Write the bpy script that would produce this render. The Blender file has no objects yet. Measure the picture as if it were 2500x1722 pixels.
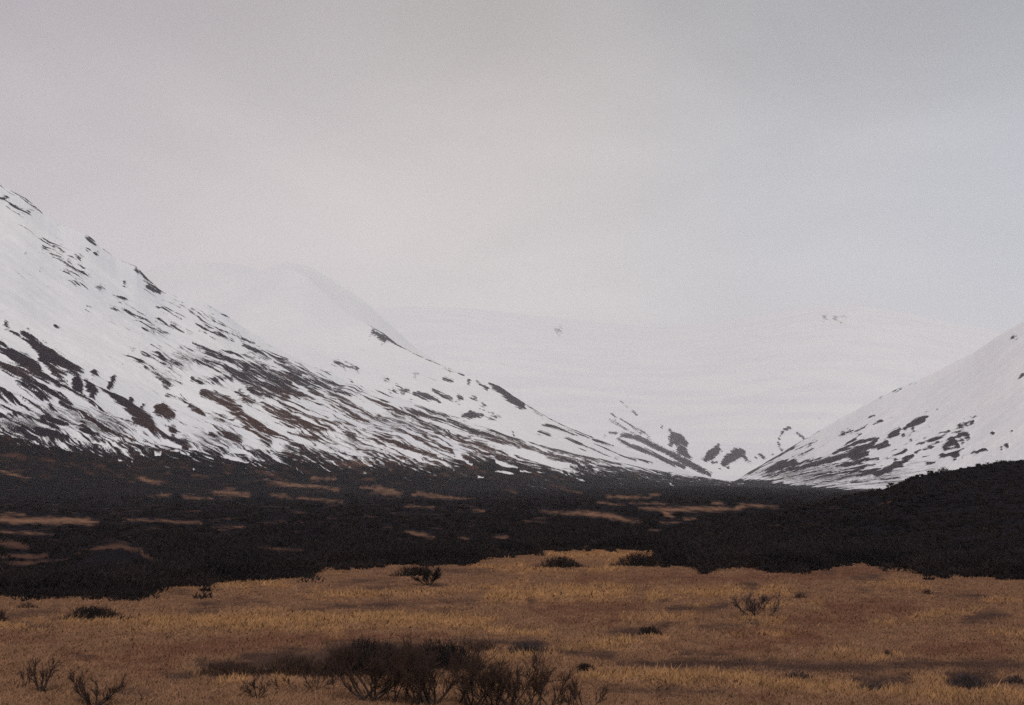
import bpy, math, random
import numpy as np

S = bpy.context.scene
random.seed(5)
RNG = np.random.default_rng(11)

# ------------------------------------------------------------------ camera, light, exposure
F = 2500 * 50 / 36.0                     # focal length in pixels of the 2500 px wide photograph
CAM_H = 5.0
HORIZON = 1190.0
PITCH = math.atan((HORIZON - 861.0) / F)
CP, SP = math.cos(PITCH), math.sin(PITCH)

cam = bpy.data.objects.new("camera", bpy.data.cameras.new("camera"))
S.collection.objects.link(cam)
cam.data.lens = 50
cam.data.sensor_width = 36
cam.data.clip_start = 0.1
cam.data.clip_end = 60000
cam.location = (0, 0, CAM_H)
cam.rotation_euler = (math.pi / 2 + PITCH, 0, 0)
S.camera = cam

SUN_EL, SUN_AZ = math.radians(40), math.radians(172)   # azimuth clockwise from +Y: behind the camera, to the right
world = bpy.data.worlds.new("World")
S.world = world
world.use_nodes = True
wn, wl = world.node_tree.nodes, world.node_tree.links
wn.clear()


def N(nodes, kind, **kw):
    n = nodes.new(kind)
    for k, v in kw.items():
        setattr(n, k, v)
    return n


w_out = N(wn, "ShaderNodeOutputWorld")
w_bg = N(wn, "ShaderNodeBackground")
w_bg.inputs[1].default_value = 0.1
sky = N(wn, "ShaderNodeTexSky", sky_type="NISHITA", sun_disc=False, sun_elevation=SUN_EL, sun_rotation=SUN_AZ)
w_tc = N(wn, "ShaderNodeTexCoord")
w_sep = N(wn, "ShaderNodeSeparateXYZ")
wl.new(w_tc.outputs["Generated"], w_sep.inputs[0])
# overcast deck: warm grey ahead and to the left, colder blue grey to the right, paler towards the horizon
ramp_x = N(wn, "ShaderNodeValToRGB")
ramp_x.color_ramp.interpolation = "EASE"
mx = N(wn, "ShaderNodeMapRange")
mx.inputs[1].default_value, mx.inputs[2].default_value = -0.45, 0.45
wl.new(w_sep.outputs[0], mx.inputs[0])
w_n1 = N(wn, "ShaderNodeTexNoise")
w_n1.inputs["Scale"].default_value = 3.2
w_n1.inputs["Detail"].default_value = 3.0
w_n1.inputs["Roughness"].default_value = 0.45
w_map = N(wn, "ShaderNodeMapping")
w_map.inputs["Scale"].default_value = (1.0, 1.0, 1.9)
w_map.inputs["Rotation"].default_value = (0, 0.5, 0)
wl.new(w_tc.outputs["Generated"], w_map.inputs[0])
wl.new(w_map.outputs[0], w_n1.inputs["Vector"])
w_add = N(wn, "ShaderNodeMath", operation="MULTIPLY_ADD")
wl.new(w_n1.outputs[0], w_add.inputs[0])
w_add.inputs[1].default_value = 0.22
w_sub = N(wn, "ShaderNodeMath", operation="SUBTRACT")
wl.new(mx.outputs[0], w_sub.inputs[0])
w_sub.inputs[1].default_value = 0.11
wl.new(w_sub.outputs[0], w_add.inputs[2])
wl.new(w_add.outputs[0], ramp_x.inputs[0])
cr = ramp_x.color_ramp.elements
cr[0].position, cr[0].color = 0.05, (0.488, 0.440, 0.466, 1)
cr[1].position, cr[1].color = 0.97, (0.395, 0.428, 0.470, 1)
e = cr.new(0.48); e.color = (0.535, 0.490, 0.462, 1)
e = cr.new(0.72); e.color = (0.455, 0.458, 0.470, 1)
mz = N(wn, "ShaderNodeMapRange")
mz.interpolation_type = "SMOOTHSTEP"
mz.inputs[1].default_value, mz.inputs[2].default_value = 0.13, 0.36
mz.inputs[3].default_value, mz.inputs[4].default_value = 1.50, 0.87
wl.new(w_sep.outputs[2], mz.inputs[0])
w_n2 = N(wn, "ShaderNodeTexNoise")
w_n2.inputs["Scale"].default_value = 5.0
w_n2.inputs["Detail"].default_value = 4.0
w_n2.inputs["Distortion"].default_value = 0.6
wl.new(w_map.outputs[0], w_n2.inputs["Vector"])
mn = N(wn, "ShaderNodeMapRange")
mn.inputs[1].default_value, mn.inputs[2].default_value = 0.25, 0.75
mn.inputs[3].default_value, mn.inputs[4].default_value = 8.85, 11.15
wl.new(w_n2.outputs[0], mn.inputs[0])
mm = N(wn, "ShaderNodeMath", operation="MULTIPLY")
wl.new(mz.outputs[0], mm.inputs[0]); wl.new(mn.outputs[0], mm.inputs[1])
vm = N(wn, "ShaderNodeVectorMath", operation="SCALE")
wl.new(ramp_x.outputs[0], vm.inputs[0]); wl.new(mm.outputs[0], vm.inputs["Scale"])
w_mix = N(wn, "ShaderNodeMixRGB")
w_mix.inputs[0].default_value = 0.94
wl.new(sky.outputs[0], w_mix.inputs[1]); wl.new(vm.outputs[0], w_mix.inputs[2])
wl.new(w_mix.outputs[0], w_bg.inputs[0]); wl.new(w_bg.outputs[0], w_out.inputs[0])

sun = bpy.data.objects.new("sun", bpy.data.lights.new("sun", "SUN"))
S.collection.objects.link(sun)
sun.data.energy = 1.5
sun.data.angle = math.radians(18)
sun.data.color = (1.0, 0.93, 0.87)
sun.rotation_euler = (math.pi / 2 - SUN_EL, 0, -SUN_AZ + math.pi)

S.view_settings.view_transform = "Standard"
S.view_settings.look = "None"
S.view_settings.exposure = 0.07
S.view_settings.gamma = 1.0
S.view_settings.use_curve_mapping = False
S.render.engine = "CYCLES"
S.cycles.use_denoising = False
S.render.filter_size = 1.9
S.cycles.volume_bounces = 2
S.cycles.use_adaptive_sampling = False
S.cycles.max_bounces = 6
S.cycles.transparent_max_bounces = 8


# ------------------------------------------------------------------ helpers
def P(obj, **kw):
    for k, v in kw.items():
        if v is not None:
            obj[k] = v
    return obj


def pix_to_te(px, py):
    """photo pixel -> (x/y, (z-h)/y) of its ray"""
    u = (861.0 - np.asarray(py, float)) / F
    e = (u * CP + SP) / (CP - u * SP)
    t = (np.asarray(px, float) - 1250.0) / F * (CP + e * SP)
    return t, e


def te_to_pix(t, e):
    den = CP + e * SP
    return 1250.0 + F * t / den, 861.0 - F * (e * CP - SP) / den


_perm = np.random.default_rng(3).permutation(1024)
_ang = np.random.default_rng(4).random(1024) * 2 * np.pi
_gx, _gy = np.cos(_ang), np.sin(_ang)


def perlin(x, y, seed=0):
    xi = np.floor(x).astype(np.int64); yi = np.floor(y).astype(np.int64)
    xf = x - xi; yf = y - yi
    u = xf * xf * xf * (xf * (xf * 6 - 15) + 10); v = yf * yf * yf * (yf * (yf * 6 - 15) + 10)

    def g(ix, iy, fx, fy):
        h = _perm[(_perm[(ix + seed * 57) & 1023] + iy) & 1023]
        return _gx[h] * fx + _gy[h] * fy
    a = g(xi, yi, xf, yf); b = g(xi + 1, yi, xf - 1, yf)
    c = g(xi, yi + 1, xf, yf - 1); d = g(xi + 1, yi + 1, xf - 1, yf - 1)
    return ((a + (b - a) * u) + ((c + (d - c) * u) - (a + (b - a) * u)) * v) * 1.5


def fbm(x, y, octaves=4, seed=0, gain=0.55):
    s = np.zeros_like(x, dtype=float); a = 1.0; tot = 0
    for o in range(octaves):
        s += a * perlin(x * 2 ** o + 13.1 * o, y * 2 ** o + 7.7 * o, seed + o)
        tot += a; a *= gain
    return s / tot * 1.4


def parse(txt, ox, oy, s):
    out = []
    for line in txt.replace("\n", ";").split(";"):
        v = line.split()
        if not v:
            continue
        pts = []
        for q in v:
            a = [float(k) for k in q.split(",")]
            pts.append((ox + a[0] / s, oy + a[1] / s, a[2] / s))
        out.append(pts)
    return out


def stroke_field(X, Y, strokes, soft=5.0, far=-3.0):
    """signed reach of the nearest stroke: >0 inside, in units of `soft` pixels"""
    f = np.full(X.shape, far)
    for pts in strokes:
        arr = np.array(pts)
        r = arr[:, 2].max() + soft * 3.2
        m = (X > arr[:, 0].min() - r) & (X < arr[:, 0].max() + r) & (Y > arr[:, 1].min() - r) & (Y < arr[:, 1].max() + r)
        if not m.any():
            continue
        x = X[m]; y = Y[m]; best = np.full(x.shape, far)
        if len(pts) == 1:
            pts = [pts[0], (pts[0][0] + 0.1, pts[0][1], pts[0][2])]
        for (x0, y0, w0), (x1, y1, w1) in zip(pts[:-1], pts[1:]):
            dx, dy = x1 - x0, y1 - y0
            tt = np.clip(((x - x0) * dx + (y - y0) * dy) / (dx * dx + dy * dy + 1e-9), 0, 1)
            d = np.hypot(x - x0 - tt * dx, y - y0 - tt * dy)
            best = np.maximum(best, (w0 + (w1 - w0) * tt - d) / soft)
        f[m] = np.maximum(f[m], best)
    return f


def bumps(X, Y, lst):
    f = np.zeros(X.shape)
    for (x, y, rx, ry, a) in lst:
        f += a * np.exp(-((X - x) / rx) ** 2 - ((Y - y) / ry) ** 2)
    return f


def grid_mesh(name, verts, nr, nc, attrs, mat, wrap=False, smooth=True, flip=False):
    me = bpy.data.meshes.new(name)
    idx = np.arange(nr * nc).reshape(nr, nc)
    if wrap:
        idx = np.concatenate([idx, idx[:, :1]], 1)
    q = np.stack([idx[:-1, :-1], idx[:-1, 1:], idx[1:, 1:], idx[1:, :-1]], -1).reshape(-1, 4)
    if flip:
        q = q[:, ::-1]
    raw_mesh(me, verts, q, 4)
    for k, a in attrs.items():
        at = me.attributes.new(k, "FLOAT", "POINT")
        at.data.foreach_set("value", np.ascontiguousarray(a.ravel(), dtype=np.float32))
    me.materials.append(mat)
    if smooth:
        me.polygons.foreach_set("use_smooth", np.ones(len(q), bool))
    ob = bpy.data.objects.new(name, me)
    S.collection.objects.link(ob)
    return ob


def raw_mesh(me, verts, faces, k):
    v = np.ascontiguousarray(verts, dtype=np.float32).reshape(-1, 3)
    f = np.ascontiguousarray(faces, dtype=np.int32)
    me.vertices.add(len(v)); me.vertices.foreach_set("co", v.ravel())
    me.loops.add(f.size); me.loops.foreach_set("vertex_index", f.ravel())
    me.polygons.add(len(f))
    me.polygons.foreach_set("loop_start", np.arange(0, f.size, k, dtype=np.int32))
    me.polygons.foreach_set("loop_total", np.full(len(f), k, dtype=np.int32))
    me.update(calc_edges=True)


# ------------------------------------------------------------------ what lies where: traced snow, bare ground, dry grass
K1 = 3.1914
K2 = 3.0571
# bare ground and rock on the near left mountain
UP = parse("""0,150,6 60,190,8 150,245,6 200,280,9 270,330,12 330,380,5
0,262,14 50,262,18;220,292,14 250,300,16
440,465,4 520,490,4 600,520,4 680,560,6
690,565,22 725,600,28;740,625,14;770,600,7 820,650,11 860,690,10 910,730,5
910,730,3 980,765,3 1060,800,5;1060,815,13 1075,865,11
1105,830,20 1140,890,30 1185,920,24;1160,955,24 1210,975,32 1240,1000,20;1245,965,8 1288,1000,8
1380,965,5 1410,1012,7;1595,1050,6 1622,1080,4;970,932,11;750,697,9;680,668,7;1422,1082,5
40,1250,18 55,1275,12 100,1312,5;440,1270,17;220,1278,7;1108,1240,10;1655,1175,5;370,945,7;310,830,7;200,690,9""", 0, 400, K1)
AL = parse("""110,205,9 180,215,18 230,255,28 300,310,42 380,370,58 440,400,42 520,440,28 600,490,30 650,505,8
330,400,38 380,450,34 430,500,34 520,540,8
450,420,14 530,480,14 610,530,22
0,330,12 80,360,30 180,410,55 260,480,58 320,530,32 420,590,20 520,650,15 600,690,14 700,730,12
0,288,32 50,318,8
0,450,26 60,475,40 160,520,42 240,590,36 330,640,30 450,690,20 550,750,13
130,580,8 250,630,18 330,690,28 400,715,8
450,545,14 500,590,18 520,640,8
690,730,10 780,790,12 880,850,12 980,890,12 1060,915,14
598,575,38 605,640,40 622,690,14;660,570,14 700,620,34 730,670,34 715,720,10
740,620,10 830,670,18 920,720,28 1000,760,42 1060,820,50 1120,880,60 1170,930,52 1250,990,30 1350,1040,24 1450,1080,20
1020,722,22;1090,790,22 1118,755,14
735,510,28;890,545,14 870,590,20 845,635,12
1240,800,46 1262,782,42 1330,825,38 1312,852,26
1345,940,26 1350,985,18;390,770,22 440,795,14
0,628,10 100,680,14 200,730,12 330,800,12 450,880,14 560,930,20 660,975,22 760,1000,26
0,670,20 80,700,26 150,735,8
0,760,7 130,820,11 250,870,18 360,900,16 470,990,24
330,850,18 420,890,30 520,920,24
470,740,11 600,810,14 680,860,18 760,900,20 850,950,22 950,1010,24 1050,1050,28
640,895,24 690,950,22;60,830,14 120,840,16
0,830,15 120,880,20 250,940,24 400,990,36 520,1010,30
1740,390,10 1900,455,34 2050,510,44 2234,590,50
1750,470,26 1880,540,42 2000,610,44 2120,650,48 2234,680,52
1900,300,18 2000,350,22 2100,400,10;1990,310,5 2234,410,9
1500,280,5 1600,330,9 1750,395,22;1720,330,4 1900,380,7 2080,410,5
1480,750,28 1540,790,30 1590,830,8
1580,680,25 1680,700,30 1760,750,40 1850,810,44 1900,870,42 2000,930,36 2100,980,26 2234,1040,16
1860,660,24 1920,710,42 1965,740,16
2080,770,24 2150,810,42 2234,830,42;1640,850,10 1720,880,20 1800,920,12
1650,980,24 1750,990,26 1870,1020,26;1900,940,14 1990,985,26 2100,1060,26
1300,665,12 1400,690,9 1460,722,10;1540,570,16 1600,580,12""", 0, 750, K1)
AL += parse("""0,250,10 60,280,5;0,290,8 80,340,22 160,380,16
100,320,7 200,370,8 300,430,9 430,480,10 560,550,10 700,610,12 850,660,14 1000,730,16 1150,800,20 1280,850,20 1400,920,22 1550,990,24 1700,1040,22 1850,1080,18 2000,1140,12
0,380,5 120,440,9 260,500,9;230,430,7 330,480,14 430,530,10
0,490,34 120,520,48 230,580,48 320,640,52 380,680,42 420,685,26
0,600,20 60,640,38 150,690,38 240,670,38
260,510,10 350,530,18 450,570,28 550,600,30 650,640,20
370,570,14 450,610,14 560,680,14 680,760,16 800,820,18 900,870,20 1000,905,8
430,690,9 500,730,10 600,770,8;690,640,12 780,670,24 860,690,10
640,660,8 700,690,13 850,770,14 1000,840,16 1120,880,16 1250,930,12 1400,1000,14
0,720,38 60,720,18
140,780,8 200,810,25 280,850,35 380,870,40 460,920,42 560,950,30 640,950,16
250,730,6 350,790,14 450,830,18 560,880,20 700,910,14 850,930,12
0,880,20 100,930,25 180,980,20 280,1030,14 400,1080,12;270,900,10 380,940,14
330,980,8 450,1010,18 550,1020,22 620,1010,10;750,980,14 900,1030,16
1000,980,20 1100,1030,22 1250,1090,24 1400,1140,24 1500,1180,20
1130,930,8 1300,1010,14 1450,1060,18 1600,1120,18
1130,665,8 1220,690,10 1350,740,9;1180,650,7 1250,665,5
1500,770,9 1600,800,7 1680,860,7;1320,770,7 1500,830,9 1650,862,9
1200,780,8 1350,830,20 1450,860,16 1600,900,18 1750,960,22 1900,1020,26 2050,1060,26 2234,1110,24
1700,880,4 1900,930,5 2234,1020,6;1850,960,6 2000,1000,10 2234,1070,12
2040,900,8 2130,930,18 2234,970,14;2150,900,8 2234,930,9;900,605,7 945,620,5""", 600, 750, K1)
AL += parse("""0,650,10 120,690,14 250,720,12 400,760,14 560,800,18 700,840,20 850,870,20 1000,910,14
0,700,20 150,750,22 300,790,22 450,840,24 600,880,26 760,900,22
0,615,4 300,700,4 600,780,4;430,740,10;395,875,20 440,890,14
700,780,4 900,850,5 1100,920,6;120,575,7 200,600,14 280,630,17 345,660,6;230,580,7 300,600,5""", 1200, 850, K1)
SOFT_A = parse("""1010,365,8 1100,420,20 1160,470,26 1220,520,20 1300,580,42 1400,600,12
1120,360,12 1250,400,28 1330,460,34 1400,480,10;1200,300,10 1300,312,10
1430,310,18 1500,330,12;1360,360,20 1430,390,16;1450,420,30 1600,430,34 1750,470,34
1500,560,20 1650,560,30 1800,560,30;1480,30,6 1600,120,7 1720,240,6;1620,100,7 1740,200,6
1000,30,14 1150,110,10 1250,180,10;1110,125,14 1290,215,10;1700,230,18 1800,250,14""", 0, 750, K1)
SOFT_A += parse("""330,600,14 400,640,22 480,690,26;540,720,22 620,745,26;520,790,24 600,830,30 680,860,26
340,655,18;780,965,26;600,900,14;650,960,18 560,905,14;900,1050,14 980,1045,10;700,1120,10;150,375,20 240,370,16 80,330,20
880,1140,14 1020,1160,16 1120,1190,12;980,1140,12 1060,1190,12;1230,1110,6 1420,1190,8;1360,1080,9 1420,1110,9;1500,1130,10 1700,1240,12 1900,1370,14
1120,1290,18 1220,1300,18 1280,1330,12;1180,1215,7 1300,1260,8 1480,1320,8;1330,1255,10 1400,1290,9
1560,1280,10 1700,1350,14;1740,1170,5 1900,1240,5""", 0, 400, K1)
# snow tongues lying on the dark foot of the mountain
WHITE = parse("""30,1000,8 120,1022,7;180,1048,7 280,1080,8 370,1112,6;600,1030,7 780,1070,12 880,1095,9 945,1112,5
930,1182,8 980,1188,4;1100,1162,9 1118,1170,8;1210,1168,8 1250,1172,6;1415,1148,6 1470,1160,6;1480,1100,9 1545,1108,5
1230,1040,12 1330,1065,12 1410,1085,8;1330,1130,5 1390,1136,4;1760,1150,22 1840,1180,18 1930,1212,8;1800,1105,16 1900,1130,8 2060,1185,6
560,905,20 600,960,14;0,985,6 60,1000,5;450,1075,5 560,1100,5 640,1120,4;1030,1200,4;1510,1265,6""", 0, 750, K1)
WHITE += parse("""1630,1130,10 1690,1180,16 1740,1225,18 1760,1246,8;1960,1215,9 2040,1235,12 2110,1256,7
1260,1140,22 1330,1180,16 1400,1216,6;2150,1285,7 2234,1292,7;1950,1290,7 2080,1305,4;2010,1340,8 2060,1346,6;1810,1332,7 1850,1334,4
0,1060,10 60,1080,10;380,1205,8 440,1222,5;30,1160,6;1550,1262,5;1620,1270,5;100,1050,7
730,1150,14 800,1195,6;560,1090,14 680,1140,10;1480,1150,10 1530,1200,8""", 600, 750, K1)
WHITE += parse("""20,740,18 150,790,30 300,840,36 450,890,28 600,920,12;40,895,8 120,915,12 190,938,8;230,965,6 310,972,6 400,975,7
90,1020,6 145,1026,6;330,1035,5 400,1046,5;30,968,6 100,975,4;480,920,10 600,945,7;545,960,6;130,985,4 165,987,4
1400,998,3 1430,998,3;1620,1035,4;720,1020,3""", 1200, 850, K1)
# second spur
SPUR = parse("""830,80,3 950,130,9 1080,205,9 1180,290,8 1300,355,4 1480,435,3 1600,485,3 1700,530,3
1740,575,16;1800,580,8 1840,612,8 1880,632,14;1550,560,10 1610,580,8
1910,600,18 1980,640,28 2060,690,36 2120,740,38 2165,780,18;2180,750,5 2234,800,5
1320,680,16 1400,702,26 1510,740,8;1460,650,13 1530,690,14 1610,720,8;1690,850,13 1750,840,33 1840,850,13
2080,970,6 2090,1000,4""", 600, 750, K1)
SPUR += parse("""0,275,10 80,320,30 160,380,40 230,440,36 255,475,8
270,430,7 340,480,9 450,540,8 560,600,7 680,650,8 760,680,12 800,712,7 950,758,7;300,470,3 400,530,4
390,600,9 480,610,14 560,640,8 640,680,4;370,650,7 460,680,9;600,640,5 760,700,6
560,700,4 800,800,4;800,740,4 1000,830,5 1250,900,6""", 1200, 850, K1)
SOFT_B = parse("""1000,200,20 1080,240,20;1150,650,12 1250,660,8;1100,580,6;1660,715,10;1780,708,8;1850,770,7;1320,525,7
700,425,4 860,470,5;760,585,9 850,600,6;1900,850,8 1950,856,6;560,500,8 640,530,6""", 600, 750, K1)
# head of the valley
HEAD = parse("""920,555,5 1000,600,8 1080,650,9 1150,690,10;1010,550,6 1080,600,10 1160,665,7;1140,620,5 1190,660,8 1232,692,4
1010,415,3 1060,460,7;1100,488,10 1132,522,8
1020,680,18 1120,695,22 1220,738,20 1320,785,22 1420,835,26 1510,885,26 1600,935,24 1700,985,16
980,710,10 1080,760,18 1200,800,20 1300,845,16 1400,890,20 1500,920,20;920,660,10 980,660,9;880,690,7
940,510,8 970,560,6;1390,637,11;1325,615,7
1415,690,36 1460,715,52 1500,740,32;1400,745,22;1485,790,42 1512,835,26 1548,862,10;1462,800,12
1770,748,5 1755,790,32 1705,838,38 1665,870,18;1790,805,9;1640,862,6
1905,820,42 1950,812,32 1852,860,42 1812,902,28;1840,932,12;1970,835,16 1985,875,8 2022,897,4
1720,890,9 1760,890,7;1780,937,6;2058,850,6;2088,828,9 2122,858,13;2190,830,11""", 1200, 850, K1)
HEAD += parse("""405,940,15 360,960,8 332,1010,6 318,1050,6 325,1090,8 347,1112,13
465,980,7 520,1022,9;140,1160,6 150,1172,6;180,1150,8 212,1176,10;268,1150,10;640,870,3""", 1800, 750, K1)
SOFT_E = parse("""690,75,9;760,95,8;825,100,5""", 1800, 750, K1) + [[(730, 720, 6)], [(720, 716, 4), (745, 726, 4)], [(1365, 808, 4)], [(720, 827, 2)]]
# right hand slope
RIGHT = parse("""30,1280,12 170,1230,10 300,1170,12 400,1110,12 500,1030,10 560,990,10 640,965,4
0,1310,22 100,1285,18 200,1240,8;240,1280,24 350,1230,36 450,1208,16
200,1315,10 300,1310,12 420,1260,20 520,1210,10 650,1180,7
400,1270,18 560,1230,20 700,1190,20 850,1150,26 950,1110,36 1040,1080,24 1100,1020,6
750,1140,10 850,1090,15 950,1050,12 1100,1020,7;850,1070,11 920,1020,10 970,985,5
930,970,7 1020,915,5;1060,920,5 1090,895,11 1130,885,4;1030,860,7 1070,840,4
780,1240,14 900,1220,15 1000,1190,18 1100,1180,8;900,1170,32 1000,1140,28
1050,1100,13 1120,1080,25 1160,1060,28 1180,1080,13;1190,1010,18 1240,980,25 1262,955,10;1290,996,8
1310,945,12 1370,910,25 1440,880,28 1475,860,15;1370,945,16;1500,920,8;1562,806,7
1080,1300,25 1180,1260,22 1280,1220,20 1330,1180,20 1370,1160,10
950,1290,11 1050,1270,14 1120,1250,7;1450,1170,14 1500,1160,9;1480,1215,11 1540,1210,12
1400,1070,6 1500,1040,9 1580,1010,16 1650,970,8;1620,1095,26 1680,1055,35 1720,1075,20
1590,1155,18 1680,1140,22 1760,1110,7;1830,1145,9 1890,1125,15 1945,1120,4
2060,1110,10;2100,1085,15;1990,985,10;2140,970,5;2195,550,5 2225,520,12
420,1110,6 540,1080,5 620,1040,4;430,1170,5 600,1100,5
700,1290,10 850,1270,10 1000,1240,8;600,1320,14 750,1290,12;1150,1190,7 1250,1150,9 1320,1110,7;1390,1130,9 1420,1115,5""", 1800, 750, K1)
SOFT_G = parse("""1210,640,5 1265,612,5;1320,580,3 1370,565,3;1100,690,3;2150,240,3 2180,230,3;820,990,6 880,970,5
1740,925,14;1835,885,10;1780,905,8;1720,980,16 1790,1000,16;1740,1030,18;1500,1090,16;1700,1180,12;1560,1060,14;1340,1020,8;1240,1200,12""", 1800, 750, K1)
# dry grass strips between the dark scrub
TAN = parse("""0,170,9 180,175,9;0,215,22 200,220,26 500,215,24 650,225,24 730,235,8;0,300,9 200,310,9 390,317,5
920,210,5 1200,218,6 1500,238,7;1580,260,3 1830,267,4;1170,25,5 1280,32,5;1370,35,7 1450,45,9 1580,55,5
1600,15,11 1750,15,18 1860,30,12;2020,30,6 2140,36,6""", 0, 1200, K2)
TAN += parse("""190,30,6 350,45,6 500,60,4;600,70,7 720,78,6;1190,298,6 1260,315,15 1340,325,13 1420,345,4;1590,350,4 1690,352,5
1840,345,8 1960,345,6;1280,15,13 1450,40,13 1640,60,5;950,10,9 1170,20,12;1180,110,4 1400,120,7;1700,140,9 1780,145,7""", 600, 1200, K2)
TAN += parse("""360,150,4 520,160,9 700,165,17 820,175,22 950,195,18 1000,215,14 1120,225,7;780,80,5 900,92,7 1000,100,5;1040,88,5 1300,95,5
1100,125,6 1300,135,19 1500,130,19 1700,132,17 1840,130,8;1860,105,10 2000,110,9 2140,118,3;1640,85,7 1730,90,7
1300,160,20 1350,190,13;1250,235,5 1410,232,5;1440,205,8 1530,205,7;680,405,7 740,405,5;760,370,5 800,380,4
1150,290,2 1270,293,2;1180,20,6 1260,22,6;870,40,13 1050,45,9 1190,45,4""", 1200, 1200, K2)
TAN += parse("""0,120,12 100,105,13 270,115,4;210,265,3 370,250,6;490,250,3 580,262,6""", 1800, 1200, K2)
TAN += parse("""0,1290,11 100,1310,17 240,1345,6;1060,1340,10 1150,1370,17 1240,1390,16""", 0, 750, K1)
TAN += parse("""150,1360,8 350,1400,15 500,1410,15 720,1430,11;900,1410,11 1050,1420,19 1220,1450,11;1300,1460,11 1450,1470,15 1700,1500,6
200,1470,7 450,1485,5 720,1515,8;830,1210,13 970,1230,15;1130,1270,17;520,1350,9 700,1350,9""", 600, 750, K1)
TAN_FAINT = parse("""0,380,30 120,400,32 230,420,20;0,540,22 200,540,20 480,510,10
480,520,9 600,450,13 750,420,20 900,410,26 1040,440,24 1100,480,24 1150,520,12;100,650,10 450,655,8;600,690,8 860,680,8
0,480,26 200,490,26 350,480,20;40,120,20""", 0, 1200, K2)
TAN_FAINT += parse("""50,410,12 250,430,18 450,440,12;210,220,8 440,235,8""", 600, 1200, K2)
TAN_FAINT += parse("""210,220,8 440,235,8;20,340,9 120,340,8;440,340,8""", 1200, 1200, K2)
TAN_FAINT += parse("""690,130,10 830,115,8;1000,130,16 1250,40,14;980,190,14""", 1800, 1200, K2)
TAN_FAINT += parse("""80,1170,22 190,1180,18;480,1355,8 640,1360,8;970,1380,11 1040,1380,11;560,1230,12 660,1260,12;750,1250,14 870,1290,15
1250,1465,7 1420,1475,7 1640,1495,10;1650,1450,13 1780,1440,18 1940,1460,10;2090,1390,18 2234,1400,18;2100,1310,13 2234,1350,13
1080,1020,24 1180,1040,26;1240,1140,30 1340,1150,26;1560,1110,26;300,1190,20 420,1210,20;1500,1330,20 1620,1340,18""", 0, 750, K1)
TAN_FAINT += parse("""300,1260,22 420,1260,20;700,1240,22 900,1250,22;1300,1290,22;1700,1250,24 1800,1280,20;100,1290,16 260,1310,16""", 600, 750, K1)
TAN_FAINT += parse("""100,1100,14 200,1130,14;250,960,18 400,1010,14;430,1070,12 700,1130,14;900,1140,10 1000,1150,12""", 1200, 850, K1)
WARM = [(540, 1010, 170, 60, 0.9), (720, 1030, 170, 60, 0.9), (1000, 1080, 200, 50, 0.8), (1280, 1090, 180, 40, 0.8),
        (330, 1070, 120, 40, 0.7), (120, 1010, 160, 40, 0.4), (1150, 1140, 250, 40, 0.6), (700, 900, 140, 40, 0.35),
        (900, 990, 160, 45, 0.7), (60, 905, 140, 60, 0.35), (1500, 1120, 120, 22, 0.35)]
VEIL_A = [(60, 1030, 110, 26, 0.85), (250, 1035, 90, 30, 0.75), (520, 1075, 70, 25, 0.75), (150, 1000, 90, 20, 0.4), (860, 1085, 70, 28, 0.6),
          (950, 1040, 80, 25, 0.5), (990, 1025, 60, 22, 0.4), (480, 870, 90, 26, 0.45), (420, 900, 60, 30, 0.35), (1500, 1125, 110, 22, 0.55)]
VEIL_G = [(1960, 1160, 90, 26, 0.6), (2080, 1165, 110, 30, 0.6), (2190, 1170, 60, 20, 0.5), (1870, 1150, 60, 20, 0.5), (2000, 1120, 90, 22, 0.3),
          (2260, 1135, 60, 18, 0.3)]
VEIL_0 = []

# the edge of the scrub towards the meadow (photo pixels)
EDGE = np.array([(-600, 1462), (0, 1452), (180, 1452), (300, 1458), (330, 1460), (363, 1445), (372, 1432), (480, 1428), (520, 1418), (667, 1411), (760, 1400),
                 (780, 1380), (842, 1384), (900, 1381), (927, 1378), (1030, 1375), (1156, 1373), (1178, 1357), (1290, 1352), (1316, 1343), (1400, 1340),
                 (1500, 1340), (1618, 1342), (1626, 1378), (1700, 1380), (1715, 1392), (1733, 1392), (1745, 1380), (1854, 1378), (1867, 1393), (1983, 1390),
                 (2029, 1376), (2153, 1374), (2170, 1386), (2206, 1380), (2271, 1402), (2389, 1397), (2500, 1412), (3100, 1425)], float)


def edge_y(px):
    return np.interp(px, EDGE[:, 0], EDGE[:, 1])


# meadow colour patches
GOLD = parse("""350,610,10 700,600,12;0,700,20 300,690,20;500,770,22 900,770,24 1500,740,18 2100,690,18
0,960,34 600,960,50 1300,960,58 1800,985,46;0,1015,24 700,1030,30;1700,560,14 2100,545,12""", 600, 1200, K2)
GOLD += parse("""1450,690,16 2100,680,26;500,980,30 1200,980,46 2100,970,80;1650,1420,34 1850,1400,24;0,1000,30 300,1000,30;2050,1400,26 2140,1400,30;1100,725,12 1500,720,10""", 0, 1200, K2)
GOLD += parse("""400,470,12 900,480,34 1280,445,14;0,770,44 600,760,62 1000,750,50;1200,770,36 1900,740,42;0,1060,22 400,1060,18;0,1230,24 300,1220,16
450,1190,18 700,1160,28 1000,1120,34 1300,1090,18;700,1370,34 1300,1390,46 1900,1400,46;1900,960,26 2140,960,24;1450,870,14 1620,840,12
0,580,14 500,590,12 1000,580,10;1000,930,14 1500,930,16""", 1200, 1200, K2)
GOLD += parse("""150,750,30 400,750,28;250,850,18 600,830,12;0,960,18 250,980,18;1000,1000,14 1400,930,22 1850,870,16;650,1230,16 1200,1230,22
0,1420,40 400,1450,52 900,1490,44 1500,1540,44 2140,1540,60;1350,1420,36 1600,1440,28;1000,690,18 1400,690,16;1850,820,8 2140,815,8;1900,1050,24 2140,1080,30
0,1080,10 400,1070,12""", 1800, 1200, K2)
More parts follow.
